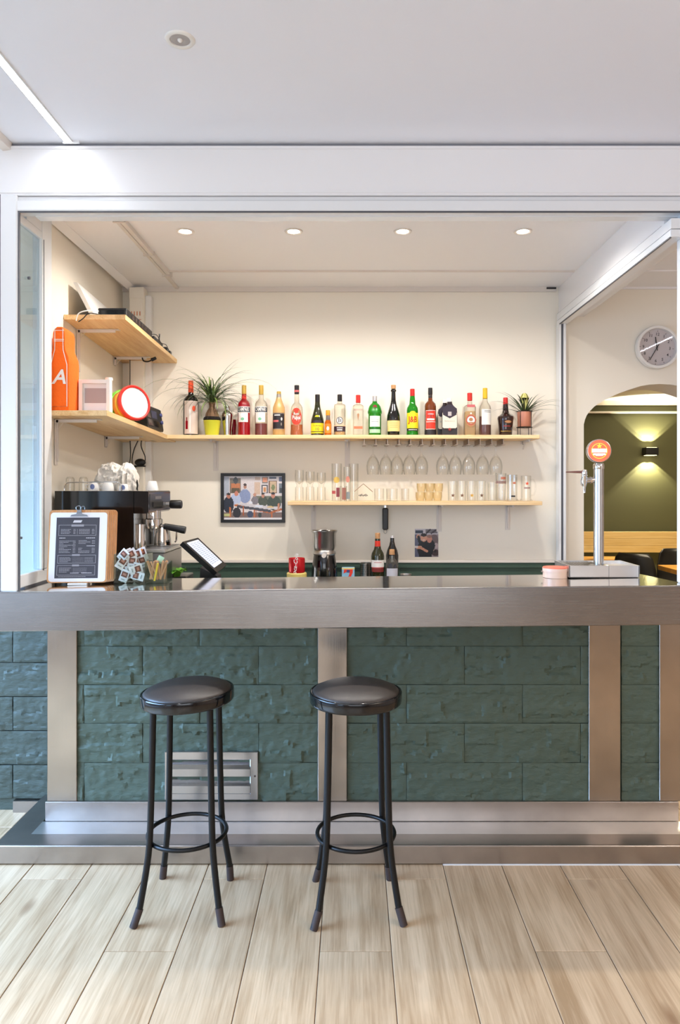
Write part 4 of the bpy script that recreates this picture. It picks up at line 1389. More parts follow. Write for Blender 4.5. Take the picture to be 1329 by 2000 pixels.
BG = 'liquor bottles on the upper pine shelf'
def bottle(px, label, prof, glass, cap=None, liquid=None, Z=4.10, name='liquor_bottle', group=BG, zb=None, rz=0, k=None, n=32):
    """prof: list of (radius px, height px); cap: list of (r0,z0,z1,material,r1); liquid: (top px, material)"""
    k = k or KP
    t = thing(name, label, 'bottle', (X(px, Z), Z, SZ if zb is None else zb), rz, group)
    r_, z_ = prof[0]
    body = [(0, 0.001)] + [(r * k, z * k) for r, z in prof]
    MB().lathe(body, n).build('glass_body', glass, t, angle=30)
    if liquid:
        top, lm = liquid
        lp = [(0, 0.003)]
        for (ra_, za_), (rb_, zb_) in zip(prof[:-1], prof[1:]):
            if za_ >= top: break
            lp.append((max(ra_ - .7, 0.5) * k, max(za_ * k, 0.003)))
            if zb_ > top:
                f = (top - za_) / (zb_ - za_)
                lp.append(((ra_ + (rb_ - ra_) * f - .7) * k, top * k))
        lp.append((0, top * k))
        MB().lathe(lp, n).build('liquid', lm, t, angle=30)
    for (r0, z0, z1, cm, *r1) in (cap or []):
        r1 = r1[0] if r1 else r0
        MB().lathe([(r0 * k * .98, z0 * k), (r0 * k, z0 * k + .0006), (r1 * k, z1 * k - .001), (r1 * k * .93, z1 * k), (0, z1 * k)], 20).build('cap', cm, t, angle=40)
    return t
def lab(t, name, mats, fn):
    mb = MB(); fn(mb); return mb.build(name, mats, t)
Y0 = 850.5   # photo row of the bottle bases
def h(y): return Y0 - y
def hz(y): return (Y0 - y) * KP

# 1 dark vermouth bottle with a large pale label
b = bottle(373, 'dark bottle with orange-red cap and pale picture label, left of the grass-like plant', [(14, 0), (15, 1), (15, 64), (14, 70), (11, 75), (6.5, 79), (5, 83), (4.8, 88)], 'g_dark', [(5.1, 85, 108, 'orange_red', 4.7)])
def f(mb):
    r = 15.15 * KP
    patch_round(mb, r, hz(847), hz(783), 1.0, 0, 0.30)
    oval_round(mb, r + .0004, hz(798), 3.6 * KP, 5.5 * KP, 1, 0.62)
    patch_round(mb, r + .0004, hz(838), hz(822), 0.16, 2, -0.32); patch_round(mb, r + .0004, hz(822), hz(815), 0.07, 2, -0.32)
    patch_round(mb, r + .0004, hz(844), hz(800), 0.10, 3, 0.12)
lab(b, 'label', [rgbm('label_pale', (222, 204, 192), rough=0.5), 'orange_red', 'g_red', 'label_white'], f)

# 2, 3 red aperitif bottles
cam_prof = [(12, 0), (12.2, 1), (12.2, 58), (11.6, 63), (9.5, 67), (6, 70.5), (4.6, 73), (4.5, 84)]
def camp(mb, r=12.2):
    R_ = r * KP + .0003
    patch_round(mb, R_, hz(805), hz(794), 1.25, 0)
    patch_round(mb, R_ + .0002, hz(794.8), hz(793.6), 1.25, 1); patch_round(mb, R_ + .0002, hz(805.6), hz(804.6), 1.25, 1)
    text_round(mb, 'CAMPARI', 10.5 * KP, R_ + .0006, hz(799.5), 1, 0.02, 0, width=23 * KP)
    patch_round(mb, R_, hz(824), hz(806), 0.85, 1, -0.05)
    oval_round(mb, R_ + .0005, hz(818), 3.5 * KP, 3 * KP, 2, -0.1, 12)
b = bottle(477, 'full deep red aperitif bottle with gold cap, nearest to the steel shaker', cam_prof, 'g_red', [(4.7, 70.5, 82, 'label_red', 4.5), (4.6, 82, 99, 'gold_cap', 4.5)])
lab(b, 'label', ['label_navy', 'label_white', 'label_green'], camp)
b = bottle(510.5, 'half-empty clear aperitif bottle with red liquid and gold cap', cam_prof, 'g_clear', [(4.6, 81, 99, 'gold_cap', 4.6)], (24, 'l_red'))
lab(b, 'label', ['label_navy', 'label_white', 'label_green'], camp)
# 4 pale liqueur
b = bottle(545, 'pale yellow liqueur bottle with black picture label and grey neck foil', [(11.6, 0), (12, 1), (12, 50), (11.4, 56), (7.5, 66), (5.2, 73), (4.6, 76)], 'g_amber', [(4.9, 72, 82, rgbm('grey_foil', (140, 134, 126), rough=0.3, metal=0.4), 4.4), (4.2, 82, 87, 'gold_cap', 4.2)])
def f(mb):
    r = 12 * KP + .0003
    patch_round(mb, r, hz(838), hz(806), 1.15, 0)
    patch_round(mb, r + .0002, hz(808), hz(806.5), 1.15, 3); patch_round(mb, r + .0002, hz(838), hz(836.6), 1.15, 3)
    patch_round(mb, r + .0003, hz(811.5), hz(809.5), 0.5, 1, -.2)
    patch_round(mb, r + .0003, hz(824), hz(820), 0.5, 2, -.45)
    oval_round(mb, r + .0003, hz(818), 1.8 * KP, 3.2 * KP, 1, .55, 10); oval_round(mb, r + .0003, hz(828), 1.3 * KP, 3.2 * KP, 3, .5, 10)
lab(b, 'label', ['label_black', 'label_white', 'label_pink', 'grey_foil'], f)
# 5 rum, red oval label
b = bottle(580, 'clear rum bottle with red oval label, black cap and orange liquid at the bottom', [(12.6, 0), (12.8, 1), (12, 12), (11.8, 50), (11.2, 56), (8.5, 61), (5, 65), (4.6, 68), (4.4, 84)], 'g_clear', [(4.7, 82, 99, 'black_cap', 4.7)], (22, 'l_orange'))
def f(mb):
    r = 12.1 * KP + .0003
    oval_round(mb, r - .0001, hz(814.5), 11.6 * KP, 16.5 * KP, 2); oval_round(mb, r + .0001, hz(813), 11.2 * KP, 16.5 * KP, 0)
    text_round(mb, 'Ron', 6.5 * KP, r + .0006, hz(808), 1, 0.02)
    text_round(mb, 'Pujol', 10.5 * KP, r + .0006, hz(815.5), 1, 0.025, width=17 * KP)
    mb.lathe([(4.85 * KP, hz(765)), (4.85 * KP, hz(761))], 20, mi=3)
lab(b, 'label', ['label_red', 'label_white', 'bronze', 'label_pink'], f)
# 6 brandy
b = bottle(620.5, 'dark green cone-shouldered brandy bottle with bright yellow label', [(13, 0), (13.2, 1), (13.2, 26), (12.4, 32), (9, 44), (6.2, 54), (5.0, 62), (4.6, 70)], 'g_olive', [(4.9, 60, 81, 'black_cap', 4.6)])
def f(mb):
    r = 13.2 * KP + .0003
    patch_round(mb, r, hz(846), hz(826), 1.2, 0)
    text_round(mb, 'TORRES', 4.6 * KP, r + .0005, hz(831.5), 1, 0.0, width=17 * KP)
    text_round(mb, '10', 8 * KP, r + .0005, hz(838), 1, 0.01)
    patch_round(mb, r + .0004, hz(843.5), hz(842), 1.2, 1)
    oval_round(mb, 11.2 * KP, hz(814), 4.6 * KP, 3.4 * KP, 0, 0, 12)
    patch_round(mb, r, hz(825), hz(821), 0.7, 2)
lab(b, 'label', ['label_yellow', 'label_black', rgbm('label_violet', (56, 40, 66), rough=0.5)], f)
# 7 miniature
b = bottle(641, 'miniature orange liqueur bottle with orange cap beside the yellow-labelled brandy', [(6.5, 0), (6.6, .5), (6.6, 22), (6, 26), (4.2, 30), (3.8, 34)], 'l_orange', [(4.3, 29, 39, rgbm('grey_neck', (110, 96, 90), rough=0.4), 3.9), (4.4, 39, 49, 'orange_cap', 4.2)], Z=4.06)
lab(b, 'label', ['label_orange', 'label_white'], lambda mb: (patch_round(mb, 6.7 * KP, hz(846), hz(828), 1.2, 0), oval_round(mb, 6.85 * KP, hz(837), 2.6 * KP, 4 * KP, 1, 0, 12)))
# 8 clear bottle with round emblem
b = bottle(664, 'clear bottle with black cap, round emblem and dark band label', [(11.4, 0), (11.8, 2), (11.4, 6), (11.2, 58), (10.6, 61), (5, 63.5), (4.4, 66), (4.3, 70)], 'g_clear', [(4.7, 68, 81, 'black_cap', 4.6)], (8, 'l_pale'))
def f(mb):
    r = 11.4 * KP + .0004
    oval_round(mb, r, hz(821), 7 * KP, 7 * KP, 0); oval_round(mb, r + .0003, hz(821), 5.6 * KP, 5.6 * KP, 1)
    patch_round(mb, r + .0006, hz(825), hz(816), .10, 0, -.12); patch_round(mb, r + .0006, hz(824), hz(818), .08, 0, .18)
    patch_round(mb, r, hz(842.5), hz(832), 1.3, 2); patch_round(mb, r, hz(832), hz(830), 1.3, 3)
    text_round(mb, 'GIN', 5 * KP, r + .0005, hz(837.5), 1, 0.0, width=13 * KP) if False else patch_round(mb, r + .0004, hz(836), hz(834.6), .5, 1)
    patch_round(mb, r + .0004, hz(840), hz(838.2), .45, 1)
lab(b, 'label', [rgbm('grey_ink', (92, 92, 96), rough=.5), 'label_white', rgbm('label_plum', (58, 40, 52), rough=.5), rgbm('peach', (240, 200, 160), rough=.5)], f)

def square_body(mb, w_, d_, hh, sh_, rn, hn, ch=2.5, mi=0):
    """square-section bottle in px units: width, depth, shoulder height, shoulder rise, neck radius, neck top"""
    def ring(wx, wy, z, r_=None):
        if r_ is not None:
            return [(r_ * cos(pi / 8 + pi / 4 * i), r_ * sin(pi / 8 + pi / 4 * i), z) for i in range(8)]
        return [(wx, wy - ch, z), (wx - ch, wy, z), (-wx + ch, wy, z), (-wx, wy - ch, z), (-wx, -wy + ch, z), (-wx + ch, -wy, z), (wx - ch, -wy, z), (wx, -wy + ch, z)]
    W2, D2 = w_ / 2, d_ / 2
    rs = [ring(W2 * .96, D2 * .96, 0), ring(W2, D2, 1.2), ring(W2, D2, hh), ring(W2 * .93, D2 * .93, hh + sh_ * .4), ring(W2 * .7, D2 * .7, hh + sh_ * .8), ring(0, 0, hh + sh_, rn), ring(0, 0, hn, rn * .95)]
    vs = [(x * KP, y * KP, z * KP) for r_ in rs for (x, y, z) in r_]
    fs = [(8 * j + i, 8 * j + (i + 1) % 8, 8 * j + 8 + (i + 1) % 8, 8 * j + 8 + i) for j in range(len(rs) - 1) for i in range(8)]
    fs.append(tuple(range(7, -1, -1)))
    return mb.add(vs, fs, mi, True)
def sq_bottle(px, label, dims, glass, caps, liquid=None, Z=4.10, name='liquor_bottle'):
    t = thing(name, label, 'bottle', (X(px, Z), Z, SZ), 0, BG)
    square_body(MB(), *dims).build('glass_body', glass, t, angle=25)
    if liquid:
        top, lm = liquid
        MB().box(-(dims[0] / 2 - 1) * KP, (dims[0] / 2 - 1) * KP, -(dims[1] / 2 - 1) * KP, (dims[1] / 2 - 1) * KP, 0.003, top * KP, 0, .004).build('liquid', lm, t)
    for (r0, z0, z1, cm) in caps:
        MB().lathe([(r0 * KP, z0 * KP), (r0 * KP, z1 * KP - .001), (r0 * KP * .93, z1 * KP), (0, z1 * KP)], 20).build('cap', cm, t, angle=40)
    return t
# 9 gin with red cap
b = sq_bottle(700, 'clear square gin bottle with red cap and small red figure print', (21, 17, 57, 5, 4.4, 68), 'g_clear', [(4.6, 65, 80, 'red_cap')])
yl = -8.7 * KP
def f(mb):
    text_flat(mb, 'BEEFEATER', 4.6 * KP, 0, hz(800), yl, 0, 0.0, width=17 * KP)
    mb.add([(-2.2 * KP, yl, hz(809)), (0, yl, hz(821)), (2.2 * KP, yl, hz(809)), (0, yl, hz(806.5))], [(0, 1, 2, 3)], 1)
    rect(mb, -8.5 * KP, 8.5 * KP, hz(837), hz(832), yl, 2)
    text_flat(mb, 'LONDON', 3.4 * KP, 0, hz(834.5), yl - .0004, 3, 0.0, width=11 * KP) if False else None
lab(b, 'label', [rgbm('label_rose', (170, 90, 90), rough=.5), 'bronze', rgbm('coral', (240, 120, 84), rough=.5), 'label_white'], f)
# 10 green gin
b = bottle(732.5, 'bright green shaker-shaped gin bottle with silver cap and white label', [(12, 0), (12.3, 1), (12.6, 43), (13.8, 44), (14, 48), (13.2, 50), (12.6, 53), (11, 58), (8, 62), (5, 64.5), (4.6, 67), (4.5, 70)], 'g_green', [(4.6, 66.5, 78, 'silver_cap')])
def f(mb):
    r = 12.6 * KP + .0004
    oval_round(mb, 11.9 * KP, hz(795), 4.2 * KP, 4.4 * KP, 0)
    patch_round(mb, r, hz(833), hz(812), 0.88, 1)
    text_round(mb, 'Tanqueray', 4.4 * KP, r + .0005, hz(819.5), 2, 0, width=15 * KP)
    patch_round(mb, r + .0004, hz(824), hz(823), .55, 2); patch_round(mb, r, hz(837.6), hz(836.4), 1.3, 3); patch_round(mb, r, hz(845), hz(838), 0.95, 4)
lab(b, 'label', [rgbm('wax_red', (140, 36, 34), rough=.4), rgbm('label_mint', (222, 236, 224), rough=.5), rgbm('faint_ink', (150, 160, 160), rough=.5), rgbm('dark_green_ink', (20, 80, 40), rough=.5), rgbm('label_mint2', (170, 220, 180), rough=.5)], f)
# 11 dark cork bottle
b = bottle(769, 'tall dark bottle with cork stopper and cream label', [(11.2, 0), (11.6, 1.5), (12.8, 18), (13.2, 32), (12.6, 40), (9.6, 51), (6.4, 61), (4.6, 70), (4.2, 80), (4.0, 86), (5.4, 87), (5.4, 90), (4, 91), (3.8, 93)], 'g_dark', [(4.4, 92, 99.5, 'cork', 4.8)])
def f(mb):
    mb.lathe([(12.75 * KP + .0003, hz(842)), (13.2 * KP + .0005, hz(828)), (13.3 * KP + .0003, hz(821))], 20, mi=0, a0=-pi / 2 - 1.15, a1=-pi / 2 + 1.15)
    for y in (826, 830, 834): patch_round(mb, 13.3 * KP + .0006, hz(y + .5), hz(y - .3), .6, 1)
lab(b, 'label', ['label_cream', rgbm('label_tan', (200, 160, 90), rough=.5)], f)
# 12 green whisky
b = bottle(806, 'bright green whisky bottle with red cap and large yellow label', [(11.6, 0), (11.8, 1), (11, 9), (11.2, 50), (10.4, 55), (8, 59), (6.2, 62), (5.4, 70), (4.6, 78)], 'g_green', [(4.7, 78, 92, 'red_cap', 4.5)])
def f(mb):
    r = 11.4 * KP + .0004
    patch_round(mb, r, hz(836), hz(806), 1.2, 0); oval_round(mb, r, hz(806), 6 * KP, 3.5 * KP, 0, 0, 16)
    text_round(mb, 'J&B', 16 * KP, r + .0006, hz(819.5), 1, 0.03, width=19 * KP)
    patch_round(mb, r + .0001, hz(841), hz(836), 1.25, 2)
    patch_round(mb, r + .0004, hz(839.2), hz(838.2), .8, 3)
lab(b, 'label', ['label_yellow', rgbm('ink_red', (196, 60, 30), rough=.5), 'label_black', 'label_white'], f)
# 13 brown bottle, red label
b = bottle(841, 'slim amber-brown bottle with black cap and orange-red label', [(11, 0), (11.2, 1), (11.2, 58), (10.4, 62.5), (7.5, 66), (4.6, 69), (4.0, 74), (3.8, 84)], 'g_brown', [(4.1, 74, 81, 'g_brown_dark', 4.0), (4.4, 81, 94, 'black_cap', 4.3)])
def f(mb):
    r = 11.2 * KP + .0004
    patch_round(mb, r, hz(838), hz(801), 0.98, 1); patch_round(mb, r + .0002, hz(837.2), hz(801.8), 0.93, 0)
    oval_round(mb, r + .0004, hz(812), 6 * KP, 4 * KP, 3); patch_round(mb, r + .0005, hz(809), hz(807.8), .55, 1)
    text_round(mb, 'BRANDY', 5 * KP, r + .0008, hz(819), 1, .02, width=15 * KP) if False else patch_round(mb, r + .0005, hz(820.5), hz(817), .7, 1)
    patch_round(mb, r + .0005, hz(824), hz(823), .85, 1)
    patch_round(mb, r, hz(850), hz(839), 1.5, 2)
lab(b, 'label', ['label_red', 'label_white', 'label_black', 'wax_red'], f)
# 14, 15 rectangular whisky bottles
def rect_whisky(px, Z, label):
    t = thing('liquor_bottle', label, 'bottle', (X(px, Z), Z, SZ), 0, BG)
    o = [(-14, 0), (14, 0), (14.6, 1), (14.6, 44), (14, 50), (10, 55), (6, 60), (4.6, 63), (4.6, 66), (-4.6, 66), (-4.6, 63), (-6, 60), (-10, 55), (-14, 50), (-14.6, 44), (-14.6, 1)]
    MB().prism([(x * KP, z * KP) for x, z in o], -7 * KP, 7 * KP).build('glass_body', 'g_brown_dark', t)
    MB().lathe([(4.7 * KP, 60 * KP), (4.9 * KP, 72 * KP), (4.5 * KP, 73 * KP), (0, 73 * KP)], 20).build('cap', 'white_cap', t)
    y = -7 * KP - .0004
    mb = MB()
    rect(mb, -14 * KP, 14 * KP, hz(836), hz(806), y, 0)
    mb.add([(x * KP, y - .0003, hz(z)) for x, z in ((-14, 850), (14, 850), (14, 834), (3, 842), (0, 845), (-3, 842), (-14, 834))], [tuple(range(7))], 1)
    mb.add([(x * KP, y - .0006, hz(z)) for x, z in ((-13, 810), (0, 817), (13, 810), (14, 798), (10, 795), (5, 790), (-5, 790), (-10, 795), (-14, 798))], [tuple(range(9))], 2)
    rect(mb, -3.4 * KP, 3.4 * KP, hz(812), hz(804), y - .0009, 3)
    text_flat(mb, "Ballantine's", 4.6 * KP, 0, hz(822), y - .0006, 4, 0, width=20 * KP)
    disc(mb, 0, hz(838), y - .0009, 2.6 * KP, 2.6 * KP, 5, 14)
    mb.build('label', [rgbm('label_ivory', (232, 220, 200), rough=.5), 'label_black', rgbm('label_blackviolet', (44, 34, 50), rough=.5), rgbm('emblem', (190, 180, 180), rough=.5), 'faint_ink', 'wax_red'], t)
rect_whisky(869.5, 4.15, 'rectangular whisky bottle with white cap, mostly hidden behind its twin')
rect_whisky(878, 4.09, 'rectangular dark whisky bottle with white cap and cream label, in front of its twin')
# 16 square clear with oval label
b = sq_bottle(918, 'clear square bottle with red cap and large ornate red and white oval label', (22, 18, 56, 5, 4.8, 68), 'g_clear', [(4.9, 69, 84, 'red_cap')], (48, 'l_pale'))
yl = -9.2 * KP
def f(mb):
    rect(mb, -6.5 * KP, 9 * KP, hz(795), hz(790), yl, 0)
    disc(mb, 1 * KP, hz(820), yl, 10.5 * KP, 14 * KP, 1, 8); disc(mb, 1 * KP, hz(820), yl - .0003, 9.5 * KP, 9.5 * KP, 2); disc(mb, 1 * KP, hz(820), yl - .0006, 7.5 * KP, 7.5 * KP, 3)
    disc(mb, 1 * KP, hz(819), yl - .0009, 4 * KP, 3.5 * KP, 1, 12); rect(mb, -5 * KP, 7 * KP, hz(827), hz(824), yl - .0009, 1)
    disc(mb, 1 * KP, hz(807), yl - .0006, 2 * KP, 2 * KP, 3, 6)
lab(b, 'label', ['label_pink', 'bronze', rgbm('label_brick', (178, 70, 58), rough=.5), 'label_white'], f)
# 17 white label, dark red liquid
b = bottle(948, 'clear wine-shaped bottle with yellow cap, white label and dark red liquid', [(11.2, 0), (11.5, 1), (11.4, 52), (10.4, 58), (7.5, 63), (5, 67), (4.3, 72), (4.2, 76)], 'g_clear', [(4.6, 73, 93.5, 'yellow_cap', 4.5)], (38, 'l_wine'))
def f(mb):
    r = 11.5 * KP + .0004
    patch_round(mb, r, hz(829), hz(799), 0.95, 0, 0.18)
    patch_round(mb, r + .0003, hz(802.5), hz(801.5), .6, 1, .3); patch_round(mb, r + .0003, hz(805.2), hz(804.4), .6, 1, .3)
lab(b, 'label', ['label_white', 'grey_ink'], f)
# 18 dark coffee-liqueur bottle
b = bottle(988, 'squat dark brown liqueur bottle with broad shoulders and red cap', [(12, 0), (12.4, 1), (13.4, 16), (15, 30), (15.8, 34), (15, 38), (9.5, 42), (6.6, 45), (5.6, 50), (5.0, 60), (4.8, 63)], 'g_brown_dark', [(4.9, 62, 75, 'red_cap', 4.5)])
def f(mb):
    mb.lathe([(12.7 * KP + .0004, hz(842.5)), (12.8 * KP + .0004, hz(841))], 20, mi=0, a0=-pi / 2 - 1, a1=-pi / 2 + 1)
    oval_round(mb, 15.3 * KP, hz(823.5), 7 * KP, 2.6 * KP, 1, 0.15, 12); patch_round(mb, 14.4 * KP, hz(833), hz(831), .5, 2); text_round(mb, 'Tia Maria', 4.5 * KP, 15 * KP, hz(827.5), 3, .02, width=16 * KP) if False else None
lab(b, 'label', ['gold_cap', 'bronze', 'wax_red', 'label_white'], f)

# cocktail shaker
k = thing('cocktail_shaker', 'polished steel cocktail shaker between the lime pot and the red bottles', 'shaker', (X(444.5, 4.12), 4.12, SZ))
MB().lathe([(0, 0), (0.018, 0), (0.023, .004), (0.025, 0.03), (0.033, 0.10), (0.0355, 0.118), (0.034, 0.128), (0.026, 0.143), (0.0155, 0.152), (0.0155, 0.156)], 32).build('body', 'chrome', k, angle=35)
MB().lathe([(0.0145, 0.15), (0.0165, 0.152), (0.0165, 0.172), (0.014, 0.176), (0, 0.176)], 24).build('cap', 'chrome', k, angle=35)
rg = thing('glass_cup', 'narrow dark red glass mostly hidden behind the steel shaker', 'cup', (X(457, 4.165), 4.165, SZ))
MB().lathe([(0, 0), (0.009, 0), (0.014, 0.07), (0.012, 0.10)], 16).build('body', 'l_red', rg)

# ================================================================== PLANTS
def leaf_mesh(pts, w0, fold=0.25, tip=0.0):
    """a strap leaf along pts (list of Vector), slightly folded along its midrib"""
    n_ = len(pts)
    vs, fs = [], []
    for i, p in enumerate(pts):
        t = (pts[min(i + 1, n_ - 1)] - pts[max(i - 1, 0)]).normalized()
        s_ = t.cross(Vector((0, 0, 1)))
        if s_.length < 1e-3: s_ = Vector((1, 0, 0))
        s_.normalize()
        up = s_.cross(t).normalized()
        f = i / (n_ - 1)
        wd = w0 * (0.75 + 0.5 * f if f < .3 else 0.9 * (1 - (f - .3) / .7) ** 0.7 + tip)
        vs += [tuple(p - s_ * wd + up * wd * fold), tuple(p), tuple(p + s_ * wd + up * wd * fold)]
    for i in range(n_ - 1):
        a = 3 * i
        fs += [(a, a + 1, a + 4, a + 3), (a + 1, a + 2, a + 5, a + 4)]
    return MB().add(vs, fs, 0, True)

def arc_leaf(az, up, length, droop, r=random):
    """leaf path from the crown: starts with slope 'up', bends down by 'droop'"""
    p = Vector((0, 0, 0)); pts = [p.copy()]
    n_ = 9
    el = up
    for i in range(n_):
        st = length / n_
        p = p + Vector((cos(az) * cos(el), sin(az) * cos(el), sin(el))) * st
        el -= droop / n_ * (0.5 + 1.0 * i / n_)
        pts.append(p.copy())
    return pts

# ponytail palm
pp_ = thing('potted_ponytail_palm', 'grass-like ponytail palm with long arching leaves in a lime-green pot', 'potted plant', (X(414.5, 4.08), 4.08, SZ))
MB().lathe([(0, 0), (0.036, 0), (0.037, .003), (0.048, 0.083), (0.0495, 0.085), (0.0475, 0.087), (0.045, 0.08), (0, 0.078)], 36).build('pot', 'lime', pp_, angle=40)
MB().lathe([(0.03, 0.075), (0.046, 0.082), (0.050, 0.094), (0.046, 0.104), (0.04, 0.108), (0, 0.11)], 20).build('soil', 'soil', pp_)
MB().lathe([(0, 0.10), (0.040, 0.103), (0.036, 0.125), (0.026, 0.145), (0.017, 0.158), (0.016, 0.17), (0.02, 0.19)], 24).build('trunk', 'bulb_bark', pp_, angle=80)
rp = random.Random(5)
specs = []
for i in range(96):
    az = rp.uniform(0, 2 * pi)
    up = rp.uniform(0.15, 1.4)
    ln = rp.uniform(0.18, 0.36)
    dp = rp.uniform(1.2, 2.9)
    specs.append((az, up, ln, dp))
# long stray leaves seen against the wall (left sweep behind the vermouth bottle, right sweep over the red bottles)
specs += [(pi * .97, 0.80, 0.50, 2.0), (pi * 1.02, 0.55, 0.46, 2.3), (pi * .9, 1.05, 0.42, 2.6), (0.05, 0.85, 0.46, 2.3), (-0.1, 0.9, 0.36, 2.0), (0.2, 0.6, 0.32, 2.0), (pi * 1.05, 1.15, 0.30, 1.2), (0.0, 1.25, 0.30, 0.8)]
for i, (az, up, ln, dp) in enumerate(specs):
    pts = arc_leaf(az, up, ln, dp)
    off = Vector((rp.uniform(-.012, .012), rp.uniform(-.012, .012), 0.175 + rp.uniform(0, .035)))
    q = []
    for p in pts:
        p = p + off
        if p.y > 0.10: p.y = 0.10 + (p.y - .10) * .05        # leaves stop at the wall
        if p.z < 0.004: p.z = 0.004 if p.y > -0.08 else p.z
        q.append(p)
    leaf_mesh(q, 0.0044, 0.3).build('leaf', 'leaf' if i % 4 else 'leaf_young', pp_)

# bromeliad in a copper pot on a wire stand
br_ = thing('potted_bromeliad', 'bromeliad with pale yellow flower head in a copper pot on a wire stand', 'potted plant', (X(1025, 4.09), 4.09, SZ))
MB().lathe([(0, 0.052), (0.036, 0.052), (0.0385, 0.055), (0.0405, 0.137), (0.038, 0.137), (0.036, 0.125), (0, 0.122)], 36).build('pot', 'copper', br_, angle=40)
st = MB()
for i in range(4):
    a = pi / 4 + i * pi / 2
    st.cyl((0.044 * cos(a), 0.044 * sin(a), 0), (0.044 * cos(a), 0.044 * sin(a), 0.14), 0.0018, 6)
for zz_ in (0.049, 0.14):
    st.tube([(0.044 * cos(2 * pi * i / 28), 0.044 * sin(2 * pi * i / 28), zz_) for i in range(28)], 0.0018, 6, closed=True)
st.cyl((-.044, 0, .049), (.044, 0, .049), .0016, 6).cyl((0, -.044, .049), (0, .044, .049), .0016, 6)
st.build('wire_stand', 'black_metal', br_)
rp = random.Random(11)
for i in range(30):
    az = i * 2.399 + rp.uniform(-.2, .2)
    up = rp.uniform(0.25, 1.1); ln = rp.uniform(0.14, 0.23)
    pts = arc_leaf(az, up, ln, rp.uniform(0.6, 1.5))
    q = []
    for p in pts:
        p = p + Vector((0.008 * cos(az), 0.008 * sin(az), 0.125))
        if p.y > 0.10: p.y = 0.10 + (p.y - .10) * .05
        q.append(p)
    leaf_mesh(q, 0.0055, 0.35).build('leaf', 'leaf', br_)
for i in range(9):
    az = i * 2.399
    pts = [Vector((0.012 * cos(az) * s_, 0.012 * sin(az) * s_, 0.17 + z_)) for s_, z_ in ((0.6, 0), (1.6, .02), (1.9, .045), (1.2, .066), (0.4, .076))]
    leaf_mesh(pts, 0.011, 0.3).build('bract', rgbm('pale_yellow_bract', (206, 202, 122), rough=.5), br_)
MB().lathe([(0, .12), (0.012, .125), (0.016, .18), (0.018, .215), (0.010, .238), (0, .242)], 14).build('flower_head', 'pale_yellow_bract', br_)

# ================================================================== GLASSES
RK = thing('glass_rack', 'metal stemware rack screwed under the upper pine shelf', 'glass rack', (0, 4.09, SZ - 0.022))
for i in range(13):
    px = 712 + i * 22.6
    x = X(px, 4.02)
    mb = MB().box(x - 0.0015, x + 0.0015, -0.08, 0.10, -0.032, 0).box(x - 0.010, x + 0.010, -0.08, 0.10, -0.034, -0.031)
    mb.build('rail', rgbm('rack_metal', (168, 150, 134), rough=.35, metal=.6), RK)
WG = [729, 754, 776, 800, 824, 865, 890, 916, 943, 969]
pr = [(0.030, 0.000), (0.030, -0.0018), (0.012, -0.004), (0.0042, -0.012), (0.0036, -0.030), (0.0042, -0.052), (0.010, -0.060), (0.0225, -0.075), (0.0325, -0.095), (0.0365, -0.118), (0.0360, -0.140), (0.0320, -0.168), (0.0312, -0.169), (0.0350, -0.140), (0.0355, -0.118), (0.0310, -0.097), (0.0200, -0.078), (0.006, -0.066)]
wgm = MB().lathe([(0, 0)] + pr, 28).mesh('glass_bowl', 'glass', 40)
names = ['first from the left', 'second from the left', 'third from the left', 'fourth from the left', 'fifth from the left, before the gap', 'sixth from the left, after the gap', 'seventh from the left', 'third from the right end', 'second from the right end', 'last at the right end']
for i, px in enumerate(WG):
    z = SZ - 0.022 - 0.0295
    o = bpy.data.objects.new('wine_glass', wgm)
    o.location = (X(px, 4.06), 4.06, z)
    C.objects.link(o)
    tag(o, 'stemmed wine glass hanging upside down in the rack, ' + names[i], 'wine glass', 'wine glasses hanging from the rack')

def tumbler(r0, r1, hh, th=0.0022, base=0.006, bulge=0):
    return [(0, 0), (r0 * .9, 0), (r0, .001), ((r0 + r1) / 2 + bulge, hh * .5), (r1, hh - .0006), (r1 - th * .5, hh), (r1 - th, hh - .0006), ((r0 + r1) / 2 - th + bulge, hh * .5), (r0 - th, base + .001), (0, base)]
def glass_obj(name, px, prof, z, label, cat, group, Zd=4.10, mtl='glass', n=28):
    t = MB().lathe(prof, n).build(name, mtl, None, (X(px, Zd), Zd, z), 0, 35)
    tag(t, label, cat, group)
    return t
u = KP
GG = 'glasses on the lower pine shelf'
# stacked pairs at the left end
for i, (px, hu, nm_) in enumerate(((585, 33, 'leftmost stack'), (606, 30, 'second stack from the left'), (628, 28, 'third stack from the left'))):
    low = tumbler(8.6 * u, 8.2 * u, 27 * u)
    glass_obj('drinking_glass', px, low, SZ2, 'short clear tumbler at the bottom of the ' + nm_ + ' of glasses', 'glass', GG)
    up_ = [(0, 0), (5.5 * u, 0), (6 * u, 1 * u), (5 * u, 4 * u), (8.2 * u, 10 * u), (8.8 * u, 20 * u), (8.4 * u, hu * u), (7.8 * u, hu * u), (8.2 * u, 20 * u), (7.6 * u, 11 * u), (0, 5 * u)]
    glass_obj('drinking_glass', px, up_, SZ2 + 27 * u + 0.0006, 'clear footed glass on top of the ' + nm_ + ' of glasses', 'glass', GG)
